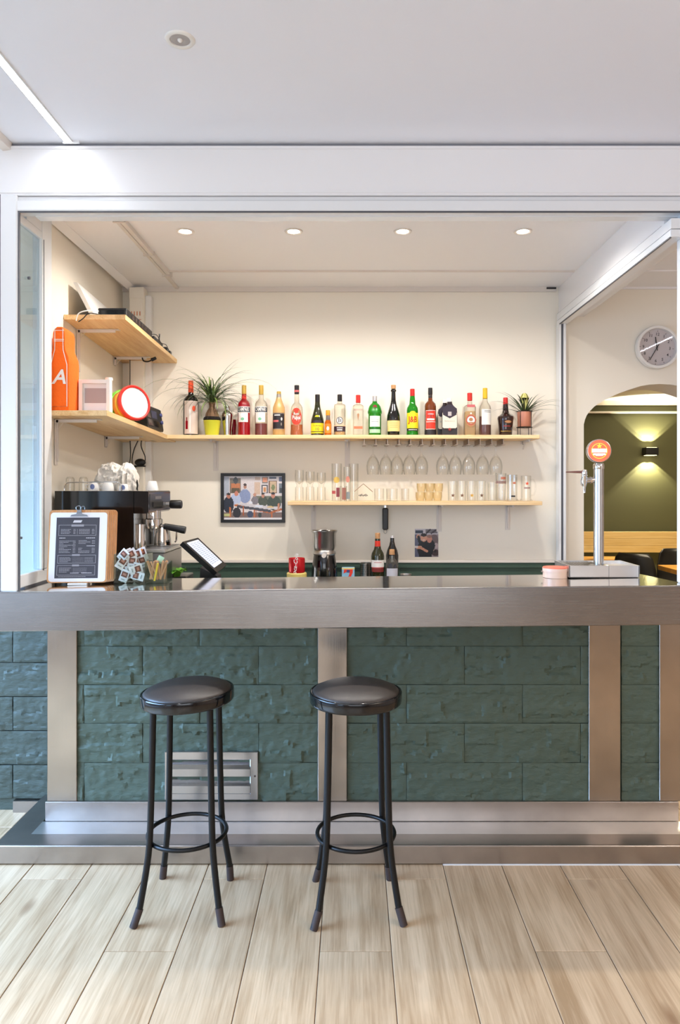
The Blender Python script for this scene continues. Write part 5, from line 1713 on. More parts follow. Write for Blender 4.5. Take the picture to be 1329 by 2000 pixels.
# tall printed glasses
t = glass_obj('tall_glass', 658, tumbler(9.5 * u, 10 * u, 73 * u), SZ2, 'tall straight clear glass with yellow and red prints beside the bracket', 'glass', GG)
mb = MB(); oval_round(mb, 10.1 * u, 41 * u, 6 * u, 6 * u, 0); patch_round(mb, 9.9 * u, 8 * u, 26 * u, .35, 1, .3); patch_round(mb, 9.9 * u, 14 * u, 20 * u, .5, 2, -.7)
mb.build('print', [rgbm('yellow_print', (220, 184, 90), rough=.5), rgbm('maroon_print', (140, 70, 80), rough=.5), 'label_pink'], t)
t = glass_obj('tall_glass', 691, tumbler(9 * u, 9.6 * u, 73 * u), SZ2, 'tall straight clear glass directly left of the house-shaped carafe', 'glass', GG, 4.13)
t = glass_obj('tall_glass', 679, tumbler(7 * u, 7.4 * u, 66 * u), SZ2, 'narrow clear glass with a pink print between two taller glasses', 'glass', GG, 4.06)
mb = MB(); oval_round(mb, 7.6 * u, 42 * u, 4 * u, 6 * u, 0, .1); patch_round(mb, 7.3 * u, 4 * u, 18 * u, .5, 1, .2)
mb.build('print', [rgbm('pink_print', (214, 140, 120), rough=.5), rgbm('blue_grey_print', (150, 160, 164), rough=.5)], t)
t = glass_obj('drinking_glass', 671, tumbler(6.5 * u, 7 * u, 29 * u), SZ2, 'small tumbler with brownish red print in front of the tall printed glasses', 'glass', GG, 4.035, 'g_amber' if False else 'glass')
mb = MB(); patch_round(mb, 7.1 * u, 3 * u, 26 * u, .55, 0, .2)
mb.build('print', [rgbm('brown_red_print', (166, 110, 96), rough=.5)], t)
# house-shaped carafe
cf = thing('carafe', 'house-shaped clear glass container with brown roof edge and small dark lettering', 'glass container', (X(710, 4.05), 4.05, SZ2), 0, None)
hw = 18 * u
MB().prism([(-hw, 0), (hw, 0), (hw, 18 * u), (0, 33 * u), (-hw, 18 * u)], -.025, .03).build('body', 'glass_flat', cf)
MB().tube([(-hw * .95, -.026, 18.5 * u), (0, -.026, 33.5 * u), (hw, -.026, 18 * u)], .0022, 6).build('roof_edge', rgbm('brown_print', (150, 112, 84), rough=.5), cf)
mb = MB()
for i in range(7): mb.box((-9 + i * 2.6) * u, (-7.4 + i * 2.6) * u, -.0262, -.0255, (10 - (i % 2) * .6) * u, (12.2 + (i % 3) * .8) * u)
mb.build('lettering', 'ink', cf)
# plain tumblers
for px, r_, h_, lb in ((741, 10, 24, 'frosted wide tumbler right of the house-shaped carafe'), (766, 11.5, 24, 'wide low clear tumbler, second right of the house-shaped carafe'), (792, 8, 24, 'slim low clear tumbler left of the amber-tinted cups')):
    glass_obj('drinking_glass', px, tumbler(r_ * u * .95, r_ * u, h_ * u, .003, .01), SZ2, lb, 'glass', GG)
M['glass_warm'] = thin_glass('warm_tinted_glass', (253, 248, 236), (230, 218, 190), 1.0, 0.03, 0, (246, 232, 196))
for i, px in enumerate((821, 838, 855)):
    lb = ['left', 'middle', 'right'][i]
    glass_obj('glass_cup', px, tumbler(7.5 * u, 8.8 * u, 17 * u, .002, .004, .002), SZ2, 'warm-tinted round cup on the shelf, ' + lb + ' of the three lower ones', 'glass', GG, 4.08, 'glass_warm')
    glass_obj('glass_cup', px + 2, tumbler(7.5 * u, 8.8 * u, 17 * u, .002, .004, .002), SZ2 + 17 * u + .0006, 'warm-tinted round cup stacked on the ' + lb + ' lower cup', 'glass', GG, 4.08, 'glass_warm')
def star(mb, r, cz, s_, mi, a=0):
    vs = [(r * sin(a), -r * cos(a), cz)]
    for i in range(10):
        t = pi / 2 + i * pi / 5
        q = s_ if i % 2 == 0 else s_ * .42
        g = a + q * cos(t) / r
        vs.append((r * sin(g), -r * cos(g), cz + q * sin(t)))
    mb.add(vs, [(0, 1 + i, 1 + (i + 1) % 10) for i in range(10)], mi)
rgbm('star_gold', (206, 160, 50), rough=.4); rgbm('star_brown', (110, 74, 50), rough=.4)
for i, px in enumerate((884, 902, 921, 940)):
    t = glass_obj('beer_glass', px, tumbler(8.4 * u, 9.2 * u, 39 * u), SZ2, 'small beer glass with %s on the lower shelf' % ['a star print, leftmost of four', 'a star print, second of four', 'the gold star print', 'a star print, rightmost of four'][i], 'glass', GG)
    mb = MB(); star(mb, 9.0 * u, 11 * u, 4.2 * u, 0); mb.build('star_print', 'star_gold' if i == 2 else 'star_brown', t)
glass_obj('drinking_glass', 962, tumbler(8.4 * u, 9 * u, 37 * u), SZ2, 'plain clear glass between the star glasses and the goblet', 'glass', GG, 4.13)
t = glass_obj('beer_goblet', 979, tumbler(8.6 * u, 10.5 * u, 54 * u), SZ2, 'large clear goblet with a red and bronze band near the beer mugs', 'glass', GG)
mb = MB().lathe([(9.9 * u, 34 * u), (10.1 * u, 39 * u)], 28).lathe([(10.3 * u, 42 * u), (10.4 * u, 47 * u)], 12, mi=1, a0=-pi / 2 - .2, a1=-pi / 2 + .9)
mb.build('print_band', [rgbm('band_mauve', (168, 136, 126), rough=.4), rgbm('band_red', (206, 128, 100), rough=.4)], t)
def mug(px, hh, r_, lab_, prt):
    t = thing('beer_mug', lab_, 'mug', (X(px, 4.07), 4.07, SZ2), 0 if px > 1010 else radians(80), GG)
    n_ = 20
    prof = tumbler(r_ * u * .97, r_ * u, hh * u, .004, .014)
    mb = MB().lathe([(0, 0), (r_ * u * 1.25, 0), (r_ * u * 1.25, .004), (r_ * u, .012)], 28).lathe(prof, n_)
    mb.build('body', 'glass', t, angle=10)
    MB().tube([(r_ * u * .98, 0, hh * u * .85), (r_ * u * 1.5, 0, hh * u * .84), (r_ * u * 1.85, 0, hh * u * .7), (r_ * u * 1.85, 0, hh * u * .4), (r_ * u * 1.5, 0, hh * u * .24), (r_ * u * .98, 0, hh * u * .22)], .004, 8).build('handle', 'glass', t)
    mb = MB(); prt(mb); mb.xf(Matrix.Rotation(0 if px > 1010 else radians(-80), 4, 'Z')).build('print', ['band_red', 'band_mauve', 'orange_red', 'ink'], t)
mug(1001, 51, 10, 'tall ribbed glass beer mug, left one at the right end of the shelf', lambda mb: (patch_round(mb, 10.2 * u, 33 * u, 37 * u, .3, 0, .2), patch_round(mb, 10.2 * u, 8 * u, 11 * u, .4, 3)))
mug(1028, 49, 10, 'glass beer mug with orange star print at the right end of the shelf', lambda mb: (star(mb, 10.2 * u, 34 * u, 4 * u, 2), patch_round(mb, 10.2 * u, 24 * u, 27 * u, .6, 1)))

# ================================================================== ESPRESSO MACHINE
ZM = 3.10
k_ = ZM / 1400
def mx(px): return (px - 690) * k_ + 1.12       # local x, root at x=-1.12
def mz(py): return 1.5 - (py - 948) * k_ - 0.93
em = thing('espresso_machine', 'large black espresso machine with steel group, knobs and drip tray on the left', 'coffee machine', (-1.12, ZM, 0.93))
MD = 0.37
xf_ = mx(290)          # front of the machine (it faces +x)
MB().prism([(mx(107), 0.04), (mx(107), mz(959)), (mx(261), mz(959)), (mx(261), 0.04)], 0, 0.012).build('side_panel', 'black_gloss', em)
MB().box(mx(110), mx(258), 0.012, MD - .01, 0.04, mz(961), 0, 0.004).build('body', 'black_plastic', em)
MB().prism([(mx(262), mz(959)), (xf_ - .004, mz(959.5)), (xf_, mz(962)), (xf_, mz(1000)), (xf_ - .006, mz(1003)), (mx(262), mz(1003))], 0, MD).build('head', 'black_gloss', em)
MB().box(xf_, xf_ + .002, .02, MD - .02, mz(996), mz(965)).build('control_plate', rgbm('dark_plate', (44, 42, 44), rough=.22), em)
MB().box(xf_ + .002, xf_ + .003, .10, .20, mz(976), mz(970)).build('badge', rgbm('badge_grey', (110, 104, 102), rough=.3), em)
MB().box(xf_ + .002, xf_ + .006, .06, .22, mz(991), mz(981), 0, .001).build('switch', 'black_plastic', em)
ky = 0.29
kzz = H(985, ZM + ky) - 0.93
MB().cyl((xf_, ky, kzz), (xf_ + .022, ky, kzz), 0.011, 16).build('knob_shaft', 'satin', em)
MB().lathe([(0, 0), (0.018, 0), (0.0205, .004), (0.0205, .050), (0.018, .055), (0, .055)], 10, mtx=Matrix.Translation((xf_ + .020, ky, kzz)) @ Matrix.Rotation(pi / 2, 4, 'Y')).build('steam_knob', 'black_plastic', em)
gx, gy = -0.905 + 1.12, 0.15
gz = H(1027, ZM + gy) - 0.93
MB().lathe([(0.026, 0.004), (0.040, 0.004), (0.040, .030), (0.033, .034), (0.033, .07)], 28, c=(gx, gy, gz)).build('group_head', 'chrome', em)
pf_ = MB().lathe([(0, -.030), (0.012, -.030), (0.018, -.016), (0.036, -.010), (0.038, .002), (0.038, .006)], 28, c=(gx, gy, gz))
pf_.cyl((gx + .034, gy, gz), (gx + .05, gy, gz - .001), 0.008, 10)
pf_ = pf_.build('portafilter', 'chrome', em)
MB().lathe([(0, 0), (0.013, .002), (0.0145, .02), (0.0155, .06), (0.0175, .088), (0.0165, .100), (0, .102)], 16,
           mtx=Matrix.Translation((gx + .046, gy, gz - .001)) @ Matrix.Rotation(radians(101), 4, 'Y')).build('handle', 'black_plastic', pf_)
MB().tube([(xf_ - .01, 0.05, mz(1003)), (xf_ + .004, 0.05, mz(1010)), (xf_ + .014, 0.05, mz(1028)), (xf_ + .012, 0.05, mz(1046))], 0.0035, 8).build('steam_wand', 'chrome', em)
MB().cyl((mx(270), .26, mz(1072)), (mx(270), .26, mz(1003)), .02, 16).build('water_outlet', 'satin', em)
MB().box(mx(258), mx(262), 0.012, MD - .01, 0.10, mz(1003)).build('back_plate', 'satin', em)
tr_ = MB().box(mx(258), mx(323), 0.0, .32, mz(1080), mz(1074), 0, .002)
for i in range(8):
    y = 0.02 + i * 0.036
    tr_.box(mx(266), mx(319), y, y + .012, mz(1074), mz(1072.8))
tr_.build('drip_tray', 'satin', em)
MB().box(mx(258), mx(321), 0.004, .315, 0.03, mz(1080), 0, .004).build('tray_housing', rgbm('grey_housing', (150, 146, 142), rough=.3, metal=.7), em)
ft = MB()
for x_ in (mx(120), mx(310)):
    for y_ in (0.05, 0.27):
        ft.lathe([(0.02, 0), (0.02, .03), (0.016, .04)], 12, c=(x_, y_, 0))
ft.build('feet', 'black_plastic', em)
for (xa, xb, yy) in ((120, 233, 0.03), (262, 276, 0.22)):
    rl = MB().tube([(mx(xa), yy, mz(959)), (mx(xa + .5), yy, mz(949)), (mx(xa + 4), yy, mz(943.5)), (mx(xa + 9) if xb - xa > 20 else mx(xa + 6), yy, mz(942)), (mx(xb - 9) if xb - xa > 20 else mx(xb - 6), yy, mz(941)), (mx(xb - 3), yy, mz(944)), (mx(xb - .4), yy, mz(950)), (mx(xb), yy, mz(959))], 0.0026, 8)
    rl.build('cup_rail', 'chrome', em)

# milk jugs
def jug(label, x, y, z, r, hh, handle=True):
    j = thing('milk_jug', label, 'milk jug', (x, y, z), 0, 'steel jugs under the coffee machine')
    MB().lathe([(0, 0), (r * 1.02, 0), (r * 1.05, .004), (r * 1.02, hh * .35), (r * .9, hh * .75), (r * .92, hh), (r * .89, hh), (r * .87, hh * .75), (r * .98, hh * .35), (r, .006), (0, .005)], 32).build('body', 'chrome', j, angle=40)
    if handle:
        MB().tube([(r * .9, 0, hh * .88), (r * 1.6, 0, hh * .86), (r * 1.72, 0, hh * .7), (r * 1.66, 0, hh * .25), (r * 1.5, 0, hh * .18)], .004, 8).build('handle', 'chrome', j)
traytop = 0.93 + mz(1072.8) + .0005
jug('steel milk jug with loop handle standing on the drip tray below the portafilter', X(318, ZM + .18), ZM + .18, traytop, 0.037, 0.092)
jug('narrow steel jug at the inner end of the drip tray', X(274, ZM + .05), ZM + .05, traytop, 0.024, 0.105, False)

# on top of the machine
MT = 0.93 + mz(961) + 0.0006
MT = H(959, ZM) + 0.0006
def on_m(px, dy): return (px - 690) * (ZM + dy) / 1400
gl_ = [(0, 0), (0.019, 0), (0.0195, .002), (0.0185, .050), (0.012, .0595), (0, .060)]
for i, (px, dy) in enumerate(((137, .10), (163, .10))):
    o = MB().lathe([(0.0195, 0), (0.020, .03), (0.018, .055), (0.012, .062), (0, .063), (0, .060), (0.011, .059), (0.017, .053), (0.0185, .03), (0.018, 0)], 24).build('drinking_glass', 'glass', None, (on_m(px, dy), ZM + dy, MT), 0, 35)
    tag(o, 'upturned clear glass on the coffee machine, ' + ['nearest the left wall', 'second from the left wall'][i], 'glass', 'upturned glasses on the coffee machine')
def cup(label, px, dy, r=0.030, hh=0.045, inverted=True, handle=True, dot=None):
    c_ = thing('coffee_cup', label, 'cup', (on_m(px, dy), ZM + dy, MT), 0, 'cups on the coffee machine')
    pr_ = [(r, 0), (r * .98, hh * .3), (r * .85, hh * .75), (r * .62, hh * .96), (r * .6, hh), (0, hh), (0, hh - .003), (r * .55, hh - .004), (r * .8, hh * .7), (r * .93, hh * .3), (r * .95, 0)]
    MB().lathe(pr_, 28).build('body', 'ceramic', c_, angle=40)
    if handle:
        MB().tube([(-r * .95, 0, hh * .25), (-r * 1.4, 0, hh * .3), (-r * 1.45, 0, hh * .6), (-r * .85, 0, hh * .78)], .003, 8).build('handle', 'ceramic', c_)
    if dot:
        mb = MB(); oval_round(mb, r * .99, hh * .45, .010, .012, 0, .1, 14); mb.build('blue_print', rgbm('blue_print', (110, 126, 176), rough=.4), c_)
cup('upturned white cup with blue print on the coffee machine', 183, .09, .024, .040, dot=1)
cup('upturned white cup with handle at the foot of the white towel', 211, .07, .026, .040)
cup('upturned white cup with blue print under the white towel', 242, .06, .022, .030, dot=1, handle=False)
eg = thing('espresso_cup', 'small white conical cup upside down on the right end of the coffee machine', 'cup', (on_m(298, .20), ZM + .20, MT + .0004))
MB().lathe([(0.028, 0), (0.027, .006), (0.020, .038), (0.0165, .043), (0, .043), (0, .040), (0.018, .036), (0.025, .004), (0.026, 0)], 28).build('body', 'ceramic', eg, angle=40)
# towel: a draped cloth
tw = thing('white_towel', 'crumpled white cloth heaped on top of the coffee machine', 'cloth', (on_m(228, .2), ZM + .2, MT))
rt = random.Random(4)
from mathutils import noise as mn
tpx = [(186, 940), (190, 935), (197, 922), (201, 908), (210, 905), (221, 903), (231, 906), (239, 911), (246, 903), (252, 904), (258, 908), (264, 916), (267, 925), (268.5, 940)]
def ttop(px):
    for (a_, ya), (b_, yb) in zip(tpx[:-1], tpx[1:]):
        if a_ <= px <= b_: return ya + (yb - ya) * (px - a_) / (b_ - a_)
    return 940
vs, fs = [], []
nu, nv = 60, 36
kk_ = (ZM + .2) / 1400
for i in range(nu + 1):
    px = 186.2 + 82 * i / nu
    tz_ = (958 - ttop(px)) * kk_
    e_ = min(1, min(i, nu - i) / 7) ** .5
    for j in range(nv + 1):
        v = j / nv
        s_ = sin(pi * v)
        z = tz_ * min(1, s_ ** .55)
        y = -(0.055 * e_ + .008) * cos(pi * v)
        nz_ = mn.noise(Vector((i * .11 + z * 30, z * 42 - i * .05 + (3 if v > .5 else 0), 1.3)))
        nf = mn.noise(Vector((i * .30 + z * 50, z * 70 + i * .1, 4.7)))
        ridge = (1 - abs(nz_) * 2.6) * .014 + nf * .012
        if px > 240 and z < .072: ridge += .014 * sin((px - 240) * .75)
        y -= ridge * (1 if v < .5 else -1) * (.35 + .65 * e_)
        z = max(0, z + .010 * mn.noise(Vector((i * .3, v * 6, 8))) * (z > .006))
        vs.append(((px - 228) * kk_ + .005 * nf, y, z))
for i in range(nu):
    for j in range(nv):
        a = i * (nv + 1) + j
        fs.append((a, a + nv + 1, a + nv + 2, a + 1))
MB().add(vs, fs, 0, True).build('cloth', 'towel', tw, angle=70)

# ================================================================== TILL TABLET
tb_ = thing('till_screen', 'black touch-screen till tilted to the right behind the counter', 'till', (X(402, 3.25), 3.25, 0.0))
sc_w, sc_h = 0.135, 0.205
# corners in the photo: (357,1058) (395,1049) (443,1103) (424,1119)
c0, c1, c2, c3 = [Vector((X(px, Z_) - X(402, 3.25), Z_ - 3.25, H(py, Z_))) for px, py, Z_ in ((357, 1058, 3.20), (387, 1050, 3.34), (443, 1103, 3.34), (424, 1118, 3.20))]
nrm = (c2 - c0).cross(c1 - c3).normalized()
if nrm.z < 0: nrm = -nrm
def slab(cs, th_up, th_dn):
    top = [c + nrm * th_up for c in cs]; bot = [c - nrm * th_dn for c in cs]
    return MB().add([tuple(v) for v in top + bot], [(0, 1, 2, 3), (7, 6, 5, 4)] + [(i, (i + 1) % 4, 4 + (i + 1) % 4, 4 + i) for i in range(4)])
slab([c0, c1, c2, c3], 0, 0.022).build('housing', 'black_plastic', tb_)
cen = (c0 + c1 + c2 + c3) / 4
def ins(a, b):   # bilinear point of the face
    return (c0 * (1 - a) + c3 * a) * (1 - b) + (c1 * (1 - a) + c2 * a) * b
scr = [ins(.06, .12), ins(.06, .88), ins(.88, .88), ins(.88, .12)]
slab(scr, .0012, 0).build('screen', rgbm('lit_screen', (196, 204, 226), rough=.25, emit=.35), tb_)
ln = MB()
for i in range(14):
    for j in range(3):
        a0_, b0_ = .12 + i * .05, .2 + j * .22
        q = [ins(a0_, b0_), ins(a0_, b0_ + .16), ins(a0_ + .015, b0_ + .16), ins(a0_ + .015, b0_)]
        ln.add([tuple(p + nrm * .0018) for p in q], [(0, 1, 2, 3)])
ln.build('screen_lines', rgbm('screen_text', (140, 156, 190), rough=.3), tb_)
st_ = MB()
st_.prism([(-.03, 0.93), (.075, 0.93), (.07, 1.0), (.055, 1.09), (-.02, 1.13)], -0.02, 0.07)
st_.build('stand', 'black_plastic', tb_)
tb_2 = tb_

# lettuce in a dark tray
lt = thing('lettuce_tray', 'dark tray with fresh green leaves between the glass boxes and the till', 'tray', (X(350, 3.30), 3.32, 0.93))
MB().box(-0.045, 0.04, -0.06, 0.10, 0, 0.155, 0, .004).build('tray', rgbm('grey_tray', (90, 92, 90), rough=.4, metal=.3), lt)
for i in range(9):
    a = i * 2.4
    pts = [Vector((-0.005 + 0.015 * cos(a) * s_, -0.05 + 0.03 * sin(a) * s_, 0.150 + z_)) for s_, z_ in ((0, 0), (1, .02), (2, .032), (3, .028))]
    leaf_mesh(pts, 0.022, 0.5, .2).build('leaf', rgbm('fresh_green', (120, 190, 60), rough=.5), lt)

# ================================================================== ON THE WORKTOP
def top_at(x): return CT(x) + 0.0004

# stack of clipboards with the printed menu
def cb_thing(idx, dx, dy, first):
    x0 = X(150, 2.86) + dx
    return x0
th0 = radians(7)
mnx, mny = X(150, 2.84), 2.84
cbh, cbw = (1143 - 1002) * 2.84 / 1400 * 1.01, (207 - 92) * 2.84 / 1400
def board_poly(w_, h_, r=0.014):
    pts = []
    for (cx, cz, a0) in ((w_ / 2 - r, h_ - r, 0), (-w_ / 2 + r, h_ - r, pi / 2), (-w_ / 2 + r, r, pi), (w_ / 2 - r, r, 3 * pi / 2)):
        for i in range(5):
            a = a0 + pi / 2 * i / 4
            pts.append((cx + r * cos(a), cz + r * sin(a)))
    return pts
LEAN = Matrix.Rotation(-th0, 4, 'X')
def clipboard(i, label):
    c_ = thing('clipboard', label, 'clipboard', (mnx + 0.0055 * i, mny + 0.0085 * i, top_at(mnx) + 0.0085), radians(4), 'wooden clipboards standing in a row')
    MB().prism(board_poly(cbw, cbh), 0, 0.006).xf(LEAN).build('board', 'clip_wood', c_)
    if i:
        MB().prism(board_poly(cbw - .012, cbh - .012, .01), -0.0012, 0).xf(LEAN).build('sheet', 'paper', c_)
    return c_
for i in range(4, 0, -1):
    clipboard(i, ['', 'second wooden clipboard in the row, directly behind the printed menu', 'third wooden clipboard in the row, seen as an edge', 'fourth wooden clipboard in the row, seen as an edge', 'rearmost wooden clipboard in the row, seen as an edge'][i])
c_ = clipboard(0, 'front wooden clipboard with a black and white drinks menu and steel clip')
sheet = MB().prism(board_poly(cbw - .012, cbh - .014, .012), -0.0015, 0).xf(Matrix.Translation((0, 0, .004))).xf(LEAN)
sheet.build('paper_sheet', 'paper', c_)
pw, ph = cbw * .72, cbh * .835
S = cbw / 118.0      # metres per photo pixel on the menu
mb = MB()
def mr(x0, x1, y0, y1, mi, e): mb.add([(x0, -e, y0), (x1, -e, y0), (x1, -e, y1), (x0, -e, y1)], [(0, 1, 2, 3)], mi)
zt_ = cbh - 0.030
x_l, x_r, z_b = -pw / 2 - .003, pw / 2 - .003, zt_ - ph
mr(x_l, x_r, z_b, zt_, 0, .0022)
rm = random.Random(2)
def bar_line(x0, x1, z, t=.0011, gap=.3):
    x = x0
    while x < x1:
        w_ = rm.uniform(.003, .008)
        mr(x, min(x + w_, x1), z, z + t, 1, .0028); x += w_ + .0012
def box_frame(x0, x1, z0, z1, t=.0008):
    for q in ((x0, x1, z0, z0 + t), (x0, x1, z1 - t, z1), (x0, x0 + t, z0, z1), (x1 - t, x1, z0, z1)): mr(*q, 1, .0028)
def U(f): return x_l + pw * f
def V(f): return zt_ - ph * f
mb.add([(U(.38), -.0028, V(.085)), (U(.57), -.0028, V(.085)), (U(.60), -.0028, V(.045)), (U(.41), -.0028, V(.045))], [(0, 1, 2, 3)], 1)
box_frame(U(.06), U(.93), V(.30), V(.125)); mr(U(.35), U(.64), V(.15), V(.115), 2, .0031)
for i in range(4):
    z = V(.20 + .022 * i)
    bar_line(U(.11), U(.34 - .03 * (i % 2)), z); bar_line(U(.40), U(.455), z); bar_line(U(.53), U(.78), z); bar_line(U(.83), U(.89), z)
mr(U(.49), U(.494), V(.28), V(.19), 1, .0028)
bar_line(U(.08), U(.22), V(.345), .0026); bar_line(U(.70), U(.91), V(.345), .0026)
for i in range(9):
    z = V(.39 + .0235 * i)
    bar_line(U(.08), U([.4, .3, .18, .42, .27, .2, .36, .3, .34][i]), z); bar_line(U(.40), U(.46), z)
for i in range(3): bar_line(U(.53), U([.72, .8, .7][i]), V(.385 + .0235 * i)); bar_line(U(.84), U(.91), V(.385 + .0235 * i))
bar_line(U(.72), U(.91), V(.475), .0024)
for i in range(4): bar_line(U(.53), U([.62, .6, .79, .79][i]), V(.51 + .0235 * i)); bar_line(U(.84), U(.91), V(.51 + .0235 * i))
box_frame(U(.06), U(.94), V(.755), V(.62)); mr(U(.39), U(.57), V(.635), V(.605), 2, .0031)
for i in range(4): bar_line(U(.10), U([.34, .37, .36, .3][i]), V(.665 + .022 * i)); bar_line(U(.40), U(.66), V(.667 + .022 * i), .0004); bar_line(U(.68), U(.88), V(.665 + .022 * i), .0007)
box_frame(U(.05), U(.93), V(.95), V(.79)); mr(U(.40), U(.56), V(.805), V(.775), 2, .0031)
for i in range(4): bar_line(U(.10), U([.38, .34, .34, .28][i]), V(.835 + .022 * i)); bar_line(U(.42), U(.74), V(.837 + .022 * i), .0005)
bar_line(U(.36), U(.56), V(.92), .0022); bar_line(U(.62), U(.86), V(.92), .0026)
bar_line(U(.09), U(.72), V(.975), .001)
mb.xf(LEAN).build('menu_print', [rgbm('menu_black', (62, 60, 68), rough=.5), rgbm('menu_white', (206, 204, 208), rough=.5), rgbm('menu_grey', (150, 148, 154), rough=.5)], c_)
cp = MB()
cp.prism([(-.034, -.004), (.036, -.004), (.030, .003), (.012, .006), (.009, .020), (-.007, .020), (-.010, .006), (-.028, .003)], -.006, -.002)
cp.box(-.007, .009, -.008, .010, .012, .022, 0, .001)
cp.tube([(-.004 + .0095 * cos(2 * pi * i / 20) * 1.0, .0, .030 + .009 * sin(2 * pi * i / 20)) for i in range(20)], .0016, 6, closed=True)
cp.tube([(.010 + .008 * cos(2 * pi * i / 20) * 1.0, .010, .029 + .009 * sin(2 * pi * i / 20)) for i in range(20)], .0016, 6, closed=True)
cp.xf(LEAN @ Matrix.Translation((0, 0, cbh - .022))).build('clip', rgbm('clip_metal', (150, 158, 168), rough=.25, metal=.9), c_)
fo = thing('menu_foot', 'low white plastic block holding up the row of clipboards', 'stand', (mnx, mny, top_at(mnx)), radians(4), None)
MB().box(-.034, .042, -.010, .060, 0, .0078, 0, .002).build('block', 'white_plastic', fo)

# two glass boxes
def glass_box(label, px0, px1, zfront, depth, hh, name='glass_box'):
    x0, x1 = X(px0, zfront), X(px1, zfront)
    cx = (x0 + x1) / 2; w_ = x1 - x0
    g = thing(name, label, 'glass box', (cx, zfront + depth / 2, top_at(cx)))
    t_ = .003
    mb = MB().box(-w_ / 2, w_ / 2, -depth / 2, depth / 2, 0, .007, 0, .002)
    for q in ((-w_ / 2, w_ / 2, -depth / 2, -depth / 2 + t_), (-w_ / 2, w_ / 2, depth / 2 - t_, depth / 2), (-w_ / 2, -w_ / 2 + t_, -depth / 2, depth / 2), (w_ / 2 - t_, w_ / 2, -depth / 2, depth / 2)):
        mb.box(*q, .005, hh, 0, .001)
    mb.build('walls', 'glass_green', g)
    return cx, zfront + depth / 2, w_
cx, cy, w1_ = glass_box('larger square glass box full of white sugar sachets on the counter', 222, 284, 2.855, .11, .118)
sachet = MB()
def pillow(w_, h_, th):
    vs, fs = [], []
    for s_ in (-1, 1):
        for j in range(5):
            for i in range(4):
                u_, v_ = i / 3, j / 4
                b_ = th * max(0, sin(pi * u_)) * max(0, sin(pi * v_))
                vs.append(((u_ - .5) * w_, s_ * b_ - 0.0002 * (s_ < 0), (v_ - .5) * h_))
    for s_ in (0, 1):
        for j in range(4):
            for i in range(3):
                a = s_ * 20 + j * 4 + i
                fs.append((a, a + 1, a + 5, a + 4) if s_ == 0 else (a + 4, a + 5, a + 1, a))
    return vs, fs
vs, fs = pillow(.034, .052, .003)
sm = MB().add(vs, fs, 0, True).mesh('sachet', 'paper', 80)
pm_ = MB()
rect(pm_, -.012, .012, -.004, .018, -.0036, 0); rect(pm_, -.007, .007, .003, .012, -.0039, 1); rect(pm_, -.008, .008, -.017, -.013, -.003, 2)
pme = pm_.mesh('print', [rgbm('coffee_brown', (112, 62, 48), rough=.5), rgbm('tan_print', (190, 130, 110), rough=.5), 'faint_ink'])
rs = random.Random(21)
sl = []
for i in range(24):
    o = bpy.data.objects.new('sugar_sachet', sm)
    lay_ = i // 6
    x = cx + rs.uniform(-.038, .038); y = cy - .040 + (i % 5) * .019; z = top_at(cx) + .030 + lay_ * .026
    if i >= 20: z = top_at(cx) + .113; x = cx - .030 + (i - 20) * .021
    o.location = (x, y, z)
    o.rotation_euler = (rs.uniform(-.35, .35), rs.uniform(-1.4, 1.4), rs.uniform(-.35, .35))
    C.objects.link(o)
    tag(o, 'white sugar sachet with brown print packed in the larger glass box', 'sugar sachet', 'sugar sachets in the larger glass box')
    p_ = bpy.data.objects.new('print', pme); C.objects.link(p_); p_.parent = o
o = MB().box(-.004, .004, -.002, .002, -.03, .03, 0, .001).build('sweetener_stick', 'orange_cap', None, (cx + .012, cy, top_at(cx) + .115))
o.rotation_euler = (0.1, .9, 0)
tag(o, 'orange stick sachet poking out of the larger glass box', 'stick sachet')
cx2, cy2, w2_ = glass_box('smaller square glass box with brown sugar sticks on the counter', 283, 327, 2.845, .08, .086)
bs = MB().box(-.0035, .0035, -.0018, .0018, -.038, .038, 0, .001).mesh('sugar_stick', rgbm('brown_stick', (190, 140, 96), rough=.6))
for i in range(14):
    o = bpy.data.objects.new('sugar_stick', bs)
    o.location = (cx2 - .030 + (i % 7) * .0095, cy2 - .022 + (i // 7) * .024, top_at(cx2) + .052)
    o.rotation_euler = (rs.uniform(-.12, .12), rs.uniform(-.45, .45), rs.uniform(-.5, .5))
    C.objects.link(o)
    tag(o, 'brown sugar stick standing in the smaller glass box', 'sugar stick', 'brown sugar sticks in the smaller glass box')
o = MB().box(-.004, .004, -.0018, .0018, -.036, .036, 0, .001).build('sweetener_stick', 'yellow_cap', None, (cx2 - .002, cy2 - .031, top_at(cx2) + .046))
o.rotation_euler = (0, .2, 0)
tag(o, 'yellow stick sachet standing in the smaller glass box', 'stick sachet')
o = MB().add(*pillow(.024, .03, .003), 0, True).build('sweetener_sachet', rgbm('mint_paper', (186, 226, 190), rough=.6), None, (cx2 + .004, cy2 + .006, top_at(cx2) + .092))
o.rotation_euler = (.2, .5, .2)
tag(o, 'pale green sachet on top of the sticks in the smaller glass box', 'sachet')

